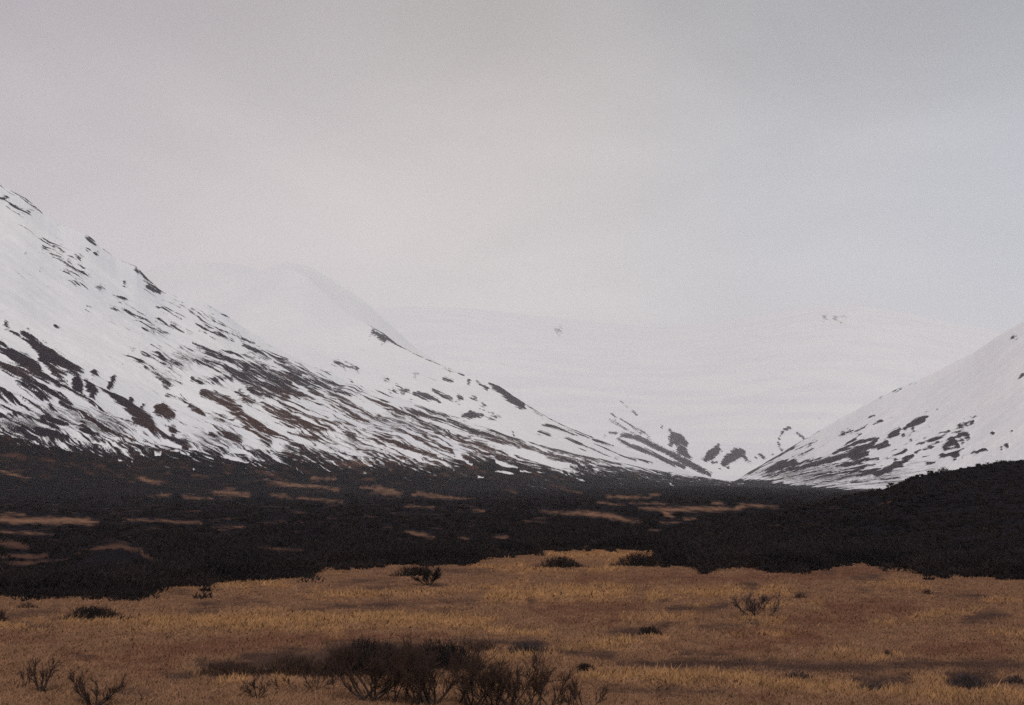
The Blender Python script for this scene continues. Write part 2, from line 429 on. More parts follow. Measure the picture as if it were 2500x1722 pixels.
RED = parse("""0,1100,32 500,1110,48 1100,1090,22 1500,1100,18;0,1180,30 300,1160,24""", 600, 1200, K2)
RED += parse("""1000,1180,36 1600,1170,56 2140,1110,48;500,1240,26 1000,1260,40 1300,1260,36;0,1100,16 400,1110,20;1000,1340,24 1250,1330,22""", 0, 1200, K2)
RED += parse("""300,880,22 700,870,38 1100,870,38;600,660,18 1100,650,24 1700,650,20;500,960,24 900,960,26;1700,1170,30 2100,1150,30;500,1420,10 600,1500,30""", 1200, 1200, K2)
RED += parse("""700,880,56 1300,870,44;0,1080,40 600,1080,50;0,650,22 700,620,22 1100,570,28;300,950,30 900,980,40;1400,1180,40 2000,1180,40;0,1520,16 250,1560,24""", 1800, 1200, K2)
GREY = parse("""400,880,7 800,855,11 1000,850,20 1200,845,11;1250,840,13 1450,825,10 1700,815,6;1350,910,7 1550,890,11;700,680,8 1100,660,6;900,720,6 1500,700,6
0,1240,40 300,1250,70 800,1260,80;620,1190,60 1000,1190,80 1380,1190,50;0,1330,24 700,1340,26;1500,1130,22 2100,1120,26;1350,590,6 1900,600,5""", 600, 1200, K2)
GREY += parse("""50,915,11 350,900,11 430,880,7;1430,850,5 1700,825,7 2000,830,5;1400,905,6 1650,890,9;1140,755,10 1430,760,9;550,1225,10 700,1220,10
1480,1290,30 1650,1310,44 2140,1260,60;1600,1370,24 1900,1370,24;900,1510,18 1100,1510,14;1240,1390,24 1420,1380,20;200,1020,8 350,1020,7
0,900,8;400,1440,20""", 0, 1200, K2)
GREY += parse("""950,1290,22 1500,1290,46 2100,1290,36;900,1060,22 1100,1050,30 1300,1010,22;1320,880,20 1500,870,26 1750,860,24;0,1130,26 400,1130,24
800,1480,13 1300,1490,18 1800,1500,13;1550,1010,12 1800,1000,10;300,830,10;1240,810,9 1300,800,9;500,1200,12 900,1240,22;1400,1210,16 1800,1220,16
1880,690,20 1960,700,14""", 1200, 1200, K2)
GREY += parse("""0,1290,24 400,1310,40 900,1320,40 1400,1290,30 2100,1300,40;880,1410,30 1150,1420,44 1250,1400,30;1600,1390,52 1880,1380,50;1700,950,28 2000,930,28
0,990,12 150,990,12;420,770,16 510,770,12;650,605,7 730,605,6;880,640,6 1050,640,5;900,730,10 1000,735,8;1950,1440,20 2140,1430,24;1500,780,8 1850,780,7""", 1800, 1200, K2)


def moor_tan(X, Y):
    n = fbm(X / 26, Y / 5.5, 4, 21)
    t = 0.5 * (stroke_field(X, Y, TAN, 3.6) + 0.15 + 1.7 * n + 0.9 * fbm(X / 9, Y / 2.6, 3, 24) + 0.1)
    t2 = 0.5 * (stroke_field(X, Y, TAN_FAINT, 6.0) + 0.9 * n)
    t2 = np.maximum(t2, 1.1 * fbm(X / 85, Y / 5.0, 4, 26) - 0.38 - 0.5 * np.clip((X - 1250) / 500, 0, 1) - np.clip((Y - 1325) / 30, 0, 2))
    return t, t2


def meadow_tone(X, Y):
    """three weights (gold, red, grey) of the meadow's plant cover at a photo pixel of its ground"""
    n1 = fbm(X / 90, Y / 16, 4, 31); n2 = fbm(X / 70, Y / 13, 4, 41); n3 = fbm(X / 110, Y / 18, 4, 51)
    f1 = fbm(X / 60, Y / 5.5, 4, 61); f2 = fbm(X / 50, Y / 5, 4, 71)
    g = np.clip(0.34 - 0.16 * np.clip((np.abs(X - 1050) - 500) / 900, 0, 1) + 0.50 * stroke_field(X, Y, GOLD, 12.0, -1.5) + 0.6 * n1 + 0.55 * f1, 0, 1)  # gold dimmed towards both sides: edge vignette put into the grass colour
    r = np.clip(0.52 + 0.40 * stroke_field(X, Y, RED, 12.0, -1.5) + 0.60 * n2 + 0.5 * f2 + 0.12 * np.clip((X - 1500) / 600, 0, 1), 0, 1)
    k = np.clip(0.47 + 0.46 * stroke_field(X, Y, GREY, 8.0, -1.6) + 0.55 * n3 - 0.6 * f1 + 0.06 * np.clip((X - 1400) / 600, 0, 1), 0, 1)
    return g, r, k


# ------------------------------------------------------------------ materials
def attr(nd, name):
    n = nd.new("ShaderNodeAttribute"); n.attribute_name = name
    return n


def new_mat(name):
    m = bpy.data.materials.new(name)
    m.use_nodes = True
    nd, lk = m.node_tree.nodes, m.node_tree.links
    b = nd["Principled BSDF"]
    b.inputs["Roughness"].default_value = 0.9
    b.inputs["Specular IOR Level"].default_value = 0.0
    return m, nd, lk, b


def noise(nd, lk, vec, scale, detail=4, rough=0.6):
    n = nd.new("ShaderNodeTexNoise")
    n.inputs["Scale"].default_value = scale
    n.inputs["Detail"].default_value = detail
    n.inputs["Roughness"].default_value = rough
    lk.new(vec, n.inputs["Vector"])
    return n.outputs[0]


def math_(nd, lk, op, a, b, c=None):
    n = nd.new("ShaderNodeMath"); n.operation = op
    for i, v in enumerate((a, b, c)):
        if v is None:
            continue
        if isinstance(v, (int, float)):
            n.inputs[i].default_value = v
        else:
            lk.new(v, n.inputs[i])
    return n.outputs[0]


def mrange(nd, lk, v, a, b, c=0.0, d=1.0, smooth=True):
    n = nd.new("ShaderNodeMapRange")
    n.interpolation_type = "SMOOTHSTEP" if smooth else "LINEAR"
    lk.new(v, n.inputs[0])
    for i, q in enumerate((a, b, c, d)):
        n.inputs[i + 1].default_value = q
    return n.outputs[0]


def mix(nd, lk, f, a, b):
    n = nd.new("ShaderNodeMixRGB")
    for i, v in enumerate((f, a, b)):
        if isinstance(v, tuple):
            n.inputs[i].default_value = v + (1,)
        elif isinstance(v, (int, float)):
            n.inputs[i].default_value = v
        else:
            lk.new(v, n.inputs[i])
    return n.outputs[0]


SCRUB_DARK = (0.017, 0.0155, 0.019)
TAN_COL = (0.260, 0.145, 0.095)


def mountain_material(name, fine, bright=1.0):  # bright scales the snow colour to offset the light on each mountain
    m, nd, lk, b = new_mat(name)
    geo = nd.new("ShaderNodeNewGeometry")
    pos = geo.outputs["Position"]
    n1 = noise(nd, lk, pos, fine, 5, 0.65)
    n2 = noise(nd, lk, pos, fine * 0.18, 4, 0.6)
    n3 = noise(nd, lk, pos, fine * 2.6, 3, 0.7)
    cv = nd.new("ShaderNodeCombineXYZ")
    lk.new(math_(nd, lk, "MULTIPLY", attr(nd, "along").outputs["Fac"], 1 / 115.0), cv.inputs[0])
    lk.new(math_(nd, lk, "MULTIPLY", attr(nd, "across").outputs["Fac"], 1 / 4.0), cv.inputs[1])
    st = noise(nd, lk, cv.outputs[0], 1.0, 4, 0.6)
    fb = math_(nd, lk, "MULTIPLY_ADD", math_(nd, lk, "SUBTRACT", n1, 0.5), 1.5, attr(nd, "bare").outputs["Fac"])
    fb = math_(nd, lk, "MULTIPLY_ADD", math_(nd, lk, "SUBTRACT", st, 0.5), 2.9, fb)
    bare = mrange(nd, lk, fb, -0.22, 0.28)
    veil = attr(nd, "veil").outputs["Fac"]
    vs = math_(nd, lk, "MULTIPLY_ADD", math_(nd, lk, "SUBTRACT", st, 0.5), 2.6, veil)
    vs = math_(nd, lk, "MULTIPLY_ADD", math_(nd, lk, "SUBTRACT", n3, 0.5), 1.3, vs)
    vn = math_(nd, lk, "MULTIPLY", mrange(nd, lk, vs, 0.25, 1.0, 0, 0.8), mrange(nd, lk, veil, 0.05, 0.25))
    cover = math_(nd, lk, "MAXIMUM", bare, vn)
    warm = mrange(nd, lk, math_(nd, lk, "MULTIPLY_ADD", math_(nd, lk, "SUBTRACT", n2, 0.5), 1.4, attr(nd, "warm").outputs["Fac"]), 0.15, 0.85)
    rock = mix(nd, lk, warm, (0.033, 0.026, 0.035), (0.085, 0.046, 0.037))
    rock = mix(nd, lk, mrange(nd, lk, n3, 0.35, 0.75, 0, 0.55), rock, (0.020, 0.017, 0.022))
    rock = mix(nd, lk, mrange(nd, lk, n1, 0.50, 0.80, 0, 0.35), rock, (0.140, 0.125, 0.145))
    foot = attr(nd, "foot").outputs["Fac"]
    dark = mix(nd, lk, mrange(nd, lk, n2, 0.45, 0.70, 0, 0.35), SCRUB_DARK, (0.050, 0.030, 0.028))
    rock = mix(nd, lk, foot, rock, dark)
    t2 = mrange(nd, lk, attr(nd, "tan_faint").outputs["Fac"], -0.1, 0.9, 0, 0.6)
    rock = mix(nd, lk, t2, rock, (0.165, 0.082, 0.056))
    t1 = mrange(nd, lk, attr(nd, "tan").outputs["Fac"], -0.3, 1.3, 0, 0.85)
    rock = mix(nd, lk, t1, rock, TAN_COL)
    ns = noise(nd, lk, pos, fine * 0.05, 3, 0.5)
    snow = mix(nd, lk, mrange(nd, lk, ns, 0.35, 0.65), tuple(bright * q for q in (0.80, 0.80, 0.83)), tuple(bright * q for q in (0.87, 0.865, 0.87)))
    col = mix(nd, lk, cover, snow, rock)
    lk.new(col, b.inputs["Base Color"])
    bump = nd.new("ShaderNodeBump")
    bump.inputs["Strength"].default_value = 0.5
    bump.inputs["Distance"].default_value = 2.5
    hgt = math_(nd, lk, "MULTIPLY", n1, cover)
    lk.new(hgt, bump.inputs["Height"])
    lk.new(bump.outputs[0], b.inputs["Normal"])
    return m


def ground_material():
    m, nd, lk, b = new_mat("ground_cover")
    geo = nd.new("ShaderNodeNewGeometry")
    pos = geo.outputs["Position"]
    nf = noise(nd, lk, pos, 1.3, 5, 0.65)
    nc = noise(nd, lk, pos, 0.05, 4, 0.6)
    mead = (0.215, 0.115, 0.068)
    c = mix(nd, lk, attr(nd, "red").outputs["Fac"], mead, (0.160, 0.077, 0.050))
    c = mix(nd, lk, attr(nd, "gold").outputs["Fac"], c, (0.350, 0.168, 0.070))
    c = mix(nd, lk, attr(nd, "grey").outputs["Fac"], c, (0.082, 0.048, 0.040))
    c = mix(nd, lk, mrange(nd, lk, nf, 0.40, 0.72, 0, 0.45), c, (0.055, 0.033, 0.027))
    dark = mix(nd, lk, mrange(nd, lk, nc, 0.45, 0.75, 0, 0.35), SCRUB_DARK, (0.050, 0.032, 0.030))
    t2 = mrange(nd, lk, attr(nd, "tan_faint").outputs["Fac"], -0.15, 0.7, 0, 0.75)
    dark = mix(nd, lk, t2, dark, (0.140, 0.074, 0.052))
    t1 = mrange(nd, lk, attr(nd, "tan").outputs["Fac"], -0.45, 1.35, 0, 0.95)
    tanc = mix(nd, lk, mrange(nd, lk, nf, 0.40, 0.72, 0, 0.3), TAN_COL, (0.12, 0.065, 0.045))
    dark = mix(nd, lk, t1, dark, tanc)
    c = mix(nd, lk, attr(nd, "moor").outputs["Fac"], c, dark)
    lk.new(c, b.inputs["Base Color"])
    bump = nd.new("ShaderNodeBump")
    bump.inputs["Strength"].default_value = 0.8
    bump.inputs["Distance"].default_value = 0.12
    lk.new(nf, bump.inputs["Height"]); lk.new(bump.outputs[0], b.inputs["Normal"])
    return m


def plain_mat(name, col, col2, scale):
    m, nd, lk, b = new_mat(name)
    geo = nd.new("ShaderNodeNewGeometry")
    n = noise(nd, lk, geo.outputs["Position"], scale, 3)
    lk.new(mix(nd, lk, mrange(nd, lk, n, 0.35, 0.65), col, col2), b.inputs["Base Color"])
    return m


def grass_material():
    m, nd, lk, b = new_mat("dry_grass_blade")
    a = nd.new("ShaderNodeVertexColor"); a.layer_name = "blade"
    lk.new(a.outputs[0], b.inputs["Base Color"])
    geo = nd.new("ShaderNodeNewGeometry")          # blades are thin and translucent: shade them as a canopy
    up = nd.new("ShaderNodeVectorMath"); up.operation = "ADD"
    up.inputs[1].default_value = (0, 0, 1.3)
    lk.new(geo.outputs["Normal"], up.inputs[0])
    nn = nd.new("ShaderNodeVectorMath"); nn.operation = "NORMALIZE"
    lk.new(up.outputs[0], nn.inputs[0]); lk.new(nn.outputs[0], b.inputs["Normal"])
    return m


M_A = mountain_material("snowy_slope_near", 0.075, 1.03)
M_B = mountain_material("snowy_slope_mid", 0.050, 1.07)  # snow colour lightened, since this slope faces away from the sun
M_E = mountain_material("snowy_slope_far", 0.034, 1.06)  # snow colour lightened so the skyline melts into the bright sky
M_C = mountain_material("snowy_slope_dimmed", 0.034, 0.91)  # snow colour darkened so the ridge stays a shade below the sky
M_SPUR = mountain_material("snowy_slope_spur", 0.050, 0.955)  # snow colour darkened to offset the stronger light on this slope
M_GROUND = ground_material()
M_GRASS = grass_material()
M_BARK = plain_mat("willow_bark", (0.040, 0.030, 0.027), (0.066, 0.046, 0.038), 6)
M_TWIG = plain_mat("willow_twig", (0.050, 0.034, 0.028), (0.095, 0.056, 0.042), 3)
M_GREYTWIG = plain_mat("grey_twig", (0.050, 0.042, 0.046), (0.075, 0.060, 0.060), 3)
M_DARKTWIG = plain_mat("dark_twig", (0.018, 0.016, 0.017), (0.032, 0.025, 0.024), 2)
M_SCRUB = plain_mat("scrub_twig", (0.019, 0.017, 0.019), (0.034, 0.026, 0.026), 0.15)


# ------------------------------------------------------------------ ground
def knoll(x, y):
    kx, ky = (290 - 1250) / F * 88, 88.0
    return 1.15 * np.exp(-((x - kx) / 2.3) ** 2 - ((y - ky) / 5.0) ** 2)


def ground_z(x, y):
    x = np.asarray(x, float); y = np.asarray(y, float)
    r = np.hypot(x, y)
    t = x / np.maximum(y, 1.0)
    z = 0.16 * fbm(x / 14, y / 14, 3, 61) + 0.05 * fbm(x / 2.7, y / 2.7, 2, 71)
    z = z * np.clip(r / 12, 0, 1)
    z = z + knoll(x, y)
    w = 1 - np.clip((t - 0.14) / 0.1, 0, 1)
    z = z + np.clip(r - 600, 0, 5200) * 0.0040 * np.where(y > 0, w, 0.5)
    z = z + 1.3 * fbm(x / 160, y / 160, 2, 81) * np.clip((r - 180) / 400, 0, 1)
    return z


ga = np.concatenate([np.linspace(-25, 25, 440), np.arange(30, 331, 6.0)]) * np.pi / 180
rows_py = np.concatenate([np.linspace(1930, 1300, 230), np.linspace(1298, 1193, 90)])
_, ee = pix_to_te(1250, rows_py)
gr = np.concatenate([[1.5, 4, 8, 12, 16, 20], CAM_H / -ee, [4000, 5000, 6500, 8500, 11500]])
gr = np.unique(gr)
A_, R_ = np.meshgrid(ga, gr)
gx, gy = R_ * np.sin(A_), R_ * np.cos(A_)
gz = ground_z(gx, gy)
fr = (gy > 2) & (np.abs(gx) < gy * 0.6)
gyy = np.maximum(gy, 2.0)
gpx, gpy = te_to_pix(np.clip(gx / gyy, -5, 5), (gz - CAM_H) / gyy)
moor_f = edge_y(gpx) - gpy
moor_f = np.clip((moor_f + 5 * fbm(gpx / 18, gpy / 5, 3, 91)) / 4 + 0.5, 0, 1)
moor_f = np.where(fr, moor_f, (R_ > 95).astype(float))
gt, gt2 = moor_tan(gpx, gpy)
gt = np.where(fr & (R_ < 3500), gt, -3); gt2 = np.where(fr, gt2, -3)
gg, grd, gk = meadow_tone(gpx, gpy)
gg = np.where(fr, gg, 0.3); grd = np.where(fr, grd, 0.4); gk = np.where(fr, gk, 0.25)
ground = grid_mesh("ground", np.stack([gx, gy, gz], -1), len(gr), len(ga),
                   dict(moor=moor_f, tan=gt, tan_faint=gt2, gold=gg, red=grd, grey=gk), M_GROUND, wrap=True, flip=True)
P(ground, kind="structure", label="brown moor and dry grass meadow on the flat valley floor")


# ------------------------------------------------------------------ mountains
def layer(name, label, sil, yridge, ybase, mat, rough, field, step=3.0, gpow=1.5, xr=None, zb_off=-1.5, back=0.9, relief=4.0, seed=0, rs=1.0, sw=170):
    sil = np.array(sil, float)
    st, se = pix_to_te(sil[:, 0], sil[:, 1])
    x0, x1 = xr if xr else (sil[0, 0], sil[-1, 0])
    nc = int((x1 - x0) / step) + 1
    t = np.linspace((x0 - 1250) / F, (x1 - 1250) / F, nc)
    pxc = 1250 + F * t
    er = np.interp(t, st, se)
    er = er + rough / F * fbm(pxc / 40, pxc * 0 + seed * 3.3, 5, 100 + seed, 0.6)
    Yr = np.interp(pxc, [a for a, _ in yridge], [b for _, b in yridge])
    Yb = np.interp(pxc, [a for a, _ in ybase], [b for _, b in ybase])
    zb = ground_z(t * Yb, Yb) + zb_off
    zr = CAM_H + er * Yr
    eb = (zb - CAM_H) / Yb

    def soft_(a_, px_):
        k_ = int(px_ / step) | 1
        ker = np.hanning(k_ + 2)[1:-1]; ker /= ker.sum()
        return np.convolve(np.pad(a_, k_ // 2, mode="reflect", reflect_type="odd"), ker, "valid")
    Yr = soft_(Yr, 260); Yb = soft_(Yb, 260)
    zb = ground_z(t * Yb, Yb) + zb_off; zr = CAM_H + er * Yr
    eb = (zb - CAM_H) / Yb
    zs = soft_(zr, sw)
    span = (er - eb).max() * F
    nr = int(span / step) + 2
    s = np.linspace(0, 1, 120)
    YY = np.empty((nr, nc)); ZZ = np.empty((nr, nc))
    k = np.linspace(0, 1, nr)
    for c in range(nc):
        yy = Yb[c] + (Yr[c] - Yb[c]) * s
        zz = zb[c] + (zs[c] - zb[c]) * s ** gpow + (zr[c] - zs[c]) * s ** 9
        ev = np.maximum.accumulate((zz - CAM_H) / yy + s * 1e-7)
        q = np.interp(eb[c] + (er[c] - eb[c]) * k, ev, s)
        YY[:, c] = Yb[c] + (Yr[c] - Yb[c]) * q
        ZZ[:, c] = zb[c] + (zs[c] - zb[c]) * q ** gpow + (zr[c] - zs[c]) * q ** 9
    T = np.repeat(t[None], nr, 0)
    px, py = te_to_pix(T, (ZZ - CAM_H) / YY)
    bare, veil, warm, foot, tan, tanf, su, sv = field(px, py)
    env = np.minimum(k * 6, np.minimum((1 - k) * 8, 1))[:, None]
    rel = fbm(T * YY / 140 / rs, YY / 90 / rs, 5, 120 + seed) * relief + np.clip(bare, -0.5, 1) * relief * 0.35 + fbm(T * YY / 25 / rs, YY / 20 / rs, 3, 140 + seed) * relief * 0.25
    ZZ = ZZ + rel * env
    # the far side falls away behind the ridge
    nb = 10
    kb = np.linspace(0, 1, nb)[:, None] ** 1.5      # starts on a second copy of the ridge row, so shading breaks there
    Yk = Yr[None] + kb * (Yr - Yb)[None] * back
    Zk = np.maximum(zr[None] - (zr - zb)[None] * kb ** 1.2, zb[None])
    Tk = np.repeat(t[None], nb, 0)

    def ext(a):
        return np.concatenate([a, np.repeat(a[-1:], nb, 0)], 0)
    Y2 = np.concatenate([YY, Yk]); Z2 = np.concatenate([ZZ, Zk]); T2 = np.concatenate([T, Tk])
    ob = grid_mesh(name, np.stack([T2 * Y2, Y2, Z2], -1), nr + nb, nc,
                   dict(bare=ext(bare), veil=ext(veil), warm=ext(warm), foot=ext(foot), tan=ext(tan), tan_faint=ext(tanf), along=ext(su), across=ext(sv)), mat)
    P(ob, kind="structure", label=label)
    return ob, (lambda p: (np.interp(p, pxc, Yr), np.interp(p, pxc, zr)))


BASE_A = np.array([(-600, 1010), (0, 1048), (63, 1066), (125, 1076), (188, 1084), (250, 1092), (300, 1104), (345, 1106), (407, 1096), (454, 1092),
                   (500, 1104), (550, 1106), (600, 1112), (660, 1118), (725, 1104), (790, 1114), (850, 1124), (913, 1120), (976, 1124), (1040, 1130),
                   (1100, 1124), (1180, 1104), (1226, 1112), (1300, 1130), (1335, 1140), (1400, 1148), (1470, 1142), (1520, 1144), (1575, 1147),
                   (1670, 1158), (1733, 1164), (1780, 1169), (1830, 1174), (1900, 1180)], float)


def streak_a(X, Y):
    return X, Y - (0.60 * X - 0.0001 * X * X) + 11 * fbm(X / 150, Y / 90, 3, 250)


def field_a(X, Y):
    u, v = streak_a(X, Y)
    n = fbm(u / 120, v / 6.0, 5, 200, 0.6)
    nb = fbm(u / 22, v / 9, 5, 210, 0.65)
    fine = fbm(u / 95, v / 4.2, 3, 220, 0.6)
    hard = np.maximum(0.66 * stroke_field(X, Y, AL, 4.5), 0.55 * stroke_field(X, Y, UP, 4.0) - 0.1) + 0.38 * nb + 0.5 * n + 1.0 * fine
    soft = 0.42 * stroke_field(X, Y, SOFT_A, 7.0) + 0.7 * nb + 1.0 * fine - 0.22
    cov = -1.15 + bumps(X, Y, [(760, 900, 110, 30, 0.75), (870, 960, 130, 35, 0.75), (640, 1000, 150, 45, 0.75), (830, 1050, 170, 38, 0.75),
                               (1100, 1060, 170, 28, 0.6), (480, 890, 90, 34, 0.3), (560, 800, 60, 20, 0.1), (1330, 1105, 120, 18, 0.6),
                               (60, 990, 160, 40, 0.6), (270, 1050, 120, 26, 0.6), (170, 600, 50, 36, 0.15), (640, 852, 60, 14, 0.5),
                               (1000, 1000, 90, 24, 0.55), (520, 1040, 70, 40, 0.4)]) + 1.2 * n + 0.9 * fine
    cov = cov + 0.45 * np.clip((Y - np.interp(X, BASE_A[:, 0], BASE_A[:, 1]) + 110) / 110, 0, 1) * np.clip((X + 50) / 300, 0.4, 1)
    base = (Y - np.interp(X, BASE_A[:, 0], BASE_A[:, 1])) / 20.0
    basef = 0.42 * base + 0.27 + 0.6 * n + 0.3 * nb + 0.8 * fine
    f = np.maximum(np.maximum(hard, soft), np.maximum(cov, basef))
    lim = np.interp(X, [300, 420], [0.42, 0.22]) + np.clip(base + 0.2, 0, 2) * 0.2; gain = np.interp(X, [300, 420], [0.35, 0.16])
    f = np.where(f > lim, lim + gain * (f - lim), f)
    f = np.where(base > 3.0, np.maximum(f, 1.0), f)
    wht = stroke_field(X, Y, WHITE, 3.0) + 0.45 * nb
    f = np.minimum(f, np.where(wht > -1.2, -wht * 0.9, 3))
    f = np.clip(f, -1.6, 1.6)
    tan, tanf = moor_tan(X, Y)
    foot = np.clip(base / 1.6 + 0.2 + 0.25 * n, 0, 1)
    onfoot = base > -0.6
    tanf = np.maximum(tanf, 1.1 * fbm(X / 48, (Y - 0.16 * X) / 6.5, 4, 230) - 0.20 - np.clip((Y - 1165) / 60, 0, 0.6))
    return (f, np.clip(bumps(X, Y, VEIL_A), 0, 1), np.clip(0.75 * bumps(X, Y, WARM) + 0.05, 0, 1), foot,
            np.where(onfoot, tan, -3), np.where(onfoot, tanf, -3), u, v)


def field_plain(hardlist, softlist, cov_b, nscale, warp, veil=(), basefn=None, soft_amt=0.5):
    def fn(X, Y):
        u, v = warp(X, Y)
        n = fbm(u / nscale[0], v / nscale[1], 5, 300, 0.6)
        nb = fbm(u / 16, v / 7, 5, 310, 0.65)
        fine = fbm(u / 75, v / 4.0, 3, 320, 0.6)
        f = np.maximum(0.80 * stroke_field(X, Y, hardlist, 4.0) + 0.5 * nb + 0.45 * n + 0.8 * fine, soft_amt * stroke_field(X, Y, softlist, 7.0) + 1.0 * nb + 0.15)
        f = np.maximum(f, -1.3 + bumps(X, Y, cov_b) + 1.1 * n + 0.9 * fine)
        f = np.where(f > 0.4, 0.4 + 0.35 * (f - 0.4), f)
        foot = np.zeros(X.shape)
        if basefn is not None:
            base = (Y - basefn(X)) / 9.0
            f = np.maximum(f, base + 0.9 * n)
            foot = np.clip(base, 0, 1)
        z = np.full(X.shape, -3.0)
        return np.clip(f, -1.6, 1.6), np.clip(bumps(X, Y, veil), 0, 1), np.clip(bumps(X, Y, WARM) * 0.4, 0, 1), foot, z, z, u, v
    return fn


A_SIL = [(-700, 120), (-400, 250), (-200, 350), (0, 452), (65, 486), (108, 523), (140, 545), (205, 573), (222, 580), (259, 612), (283, 631), (334, 652),
         (356, 676), (385, 703), (402, 716), (432, 722), (486, 736), (507, 742), (561, 775), (604, 805), (680, 852), (760, 893), (860, 935),
         (960, 965), (1060, 1000), (1160, 1035), (1260, 1070), (1360, 1097), (1460, 1120), (1560, 1140), (1660, 1158), (1760, 1172), (1850, 1181), (1950, 1189), (2100, 1192)]
layer("mountain", "steep snowy mountainside on the left streaked with bare ground, dark at its foot", A_SIL,
      [(-700, 2200), (0, 2400), (400, 2500), (600, 2700), (1000, 3200), (1460, 3600), (1760, 4100), (2100, 4300)],
      [(-700, 560), (0, 600), (1000, 900), (1500, 1500), (1760, 3300), (2100, 4200)], M_A, 2.4, field_a, step=2.3, gpow=1.45, relief=5, seed=1, xr=(-330, 2040))

B_SIL = [(300, 720), (450, 690), (540, 676), (600, 668), (650, 659), (690, 657), (720, 662), (750, 677), (790, 716), (830, 753), (860, 775), (897, 791), (938, 814), (970, 841), (1007, 861), (1064, 886), (1133, 915), (1170, 925),
         (1205, 935), (1230, 950), (1250, 965), (1282, 985), (1307, 1001), (1340, 1020), (1375, 1038), (1413, 1054), (1498, 1087), (1580, 1115),
         (1660, 1145), (1740, 1169), (1820, 1182), (1900, 1188)]
field_b = field_plain(SPUR, SOFT_B, [(1400, 1060, 90, 24, 0.7), (1100, 960, 90, 30, 0.3), (1500, 1110, 100, 20, 0.9)], (60, 6), lambda X, Y: (X, Y - 0.42 * X))
layer("mountain", "snowy spur behind the left mountainside with a dark rocky edge", B_SIL,
      [(300, 5000), (700, 4900), (900, 4600), (1300, 4200), (1900, 4500)], [(300, 3400), (1300, 3500), (1900, 4250)], M_SPUR, 1.6, field_b, step=3.2, gpow=1.3, relief=6, seed=2, rs=2.0, sw=60)

C_SIL = [(120, 780), (250, 705), (380, 652), (430, 643), (540, 640), (600, 648), (635, 660), (665, 648), (710, 638), (755, 650), (820, 690), (870, 722), (904, 748),
         (950, 790), (1000, 838), (1060, 880), (1130, 930), (1220, 985), (1320, 1040), (1420, 1090)]
field_c = field_plain([], SOFT_E, [], (60, 6), lambda X, Y: (X, Y - 0.5 * X), soft_amt=0.45)
layer("mountain", "white rounded mountain fading into cloud behind the left ridge", C_SIL,
      [(120, 7000), (710, 7400), (1420, 7600)], [(120, 5000), (710, 5400), (1420, 5800)], M_C, 2.0, field_c, step=4, gpow=1.2, relief=10, seed=3, rs=3.0, sw=80)

E_SIL = [(640, 800), (800, 765), (900, 752), (1000, 748), (1150, 752), (1300, 770), (1450, 785), (1600, 800), (1750, 790), (1880, 765), (2010, 745), (2104, 745),
         (2180, 758), (2266, 777), (2360, 794), (2449, 807), (2560, 830), (2800, 900)]
field_e = field_plain(HEAD, SOFT_E, [(1600, 1120, 90, 26, 0.7), (1480, 1040, 40, 30, 0.25)], (50, 6), lambda X, Y: (X, Y - 0.55 * X))
layer("mountain", "white headwall closing the valley, dark cliffs at its foot, top lost in cloud", E_SIL,
      [(640, 20500), (1400, 21500), (2000, 20000), (2800, 18000)], [(640, 5000), (1500, 4600), (1800, 4600), (2100, 4600), (2800, 4400)], M_E, 2.0, field_e,
      step=3.2, gpow=1.15, relief=1.0, seed=4, rs=12.0)

G_SIL = [(1700, 1190), (1740, 1187), (1790, 1178), (1830, 1152), (1900, 1110), (1985, 1060), (2050, 1022), (2158, 965), (2266, 917), (2374, 863), (2450, 812),
         (2500, 785), (2700, 660), (3000, 500)]


def warp_g(X, Y):
    dx, dy = X - 1700, Y - 1225
    r = np.hypot(dx, dy)
    return r, np.arctan2(-dy, dx) * 420


field_g = field_plain(RIGHT, SOFT_G, [(1980, 1150, 130, 34, 0.85), (2120, 1140, 130, 36, 0.75), (2250, 1090, 90, 34, 0.55), (1880, 1150, 70, 24, 0.8),
                                      (2060, 1180, 160, 18, 0.8), (2330, 1060, 60, 30, 0.4)], (70, 9), warp_g, VEIL_G,
                      basefn=lambda X: np.interp(X, [1700, 1800, 1860, 1925, 1990, 2080, 2150, 2300, 3000], [1168, 1168, 1172, 1180, 1186, 1193, 1196, 1196, 1196]))
layer("mountain", "snowy slope on the right with streaks of bare ground running down to the valley", G_SIL,
      [(1700, 4400), (1790, 4300), (2100, 4000), (2500, 3600), (3000, 3000)], [(1700, 4000), (1790, 3800), (1950, 2900), (2100, 2300), (2500, 1500), (3000, 1200)],
      M_B, 1.6, field_g, step=2.8, gpow=1.25, relief=4, seed=5)

H_SIL = [(1780, 1292), (1900, 1262), (2000, 1232), (2080, 1210), (2145, 1198), (2176, 1188), (2223, 1170), (2270, 1157), (2314, 1151), (2395, 1136), (2500, 1125),
         (2700, 1106), (3000, 1098), (3300, 1110)]


def field_h(X, Y):
    z = np.zeros(X.shape)
    t, t2 = moor_tan(X, Y)
    return z + 1.5, z, z, z + 1, t, t2, X, Y


hill, hill_top = layer("hill", "near black heath covered hill at the right edge of the valley", H_SIL, [(1780, 200), (3300, 260)], [(1780, 112), (3300, 100)], M_A, 2.0,
                       field_h, step=4, gpow=0.9, relief=0.35, seed=6, zb_off=-0.4)

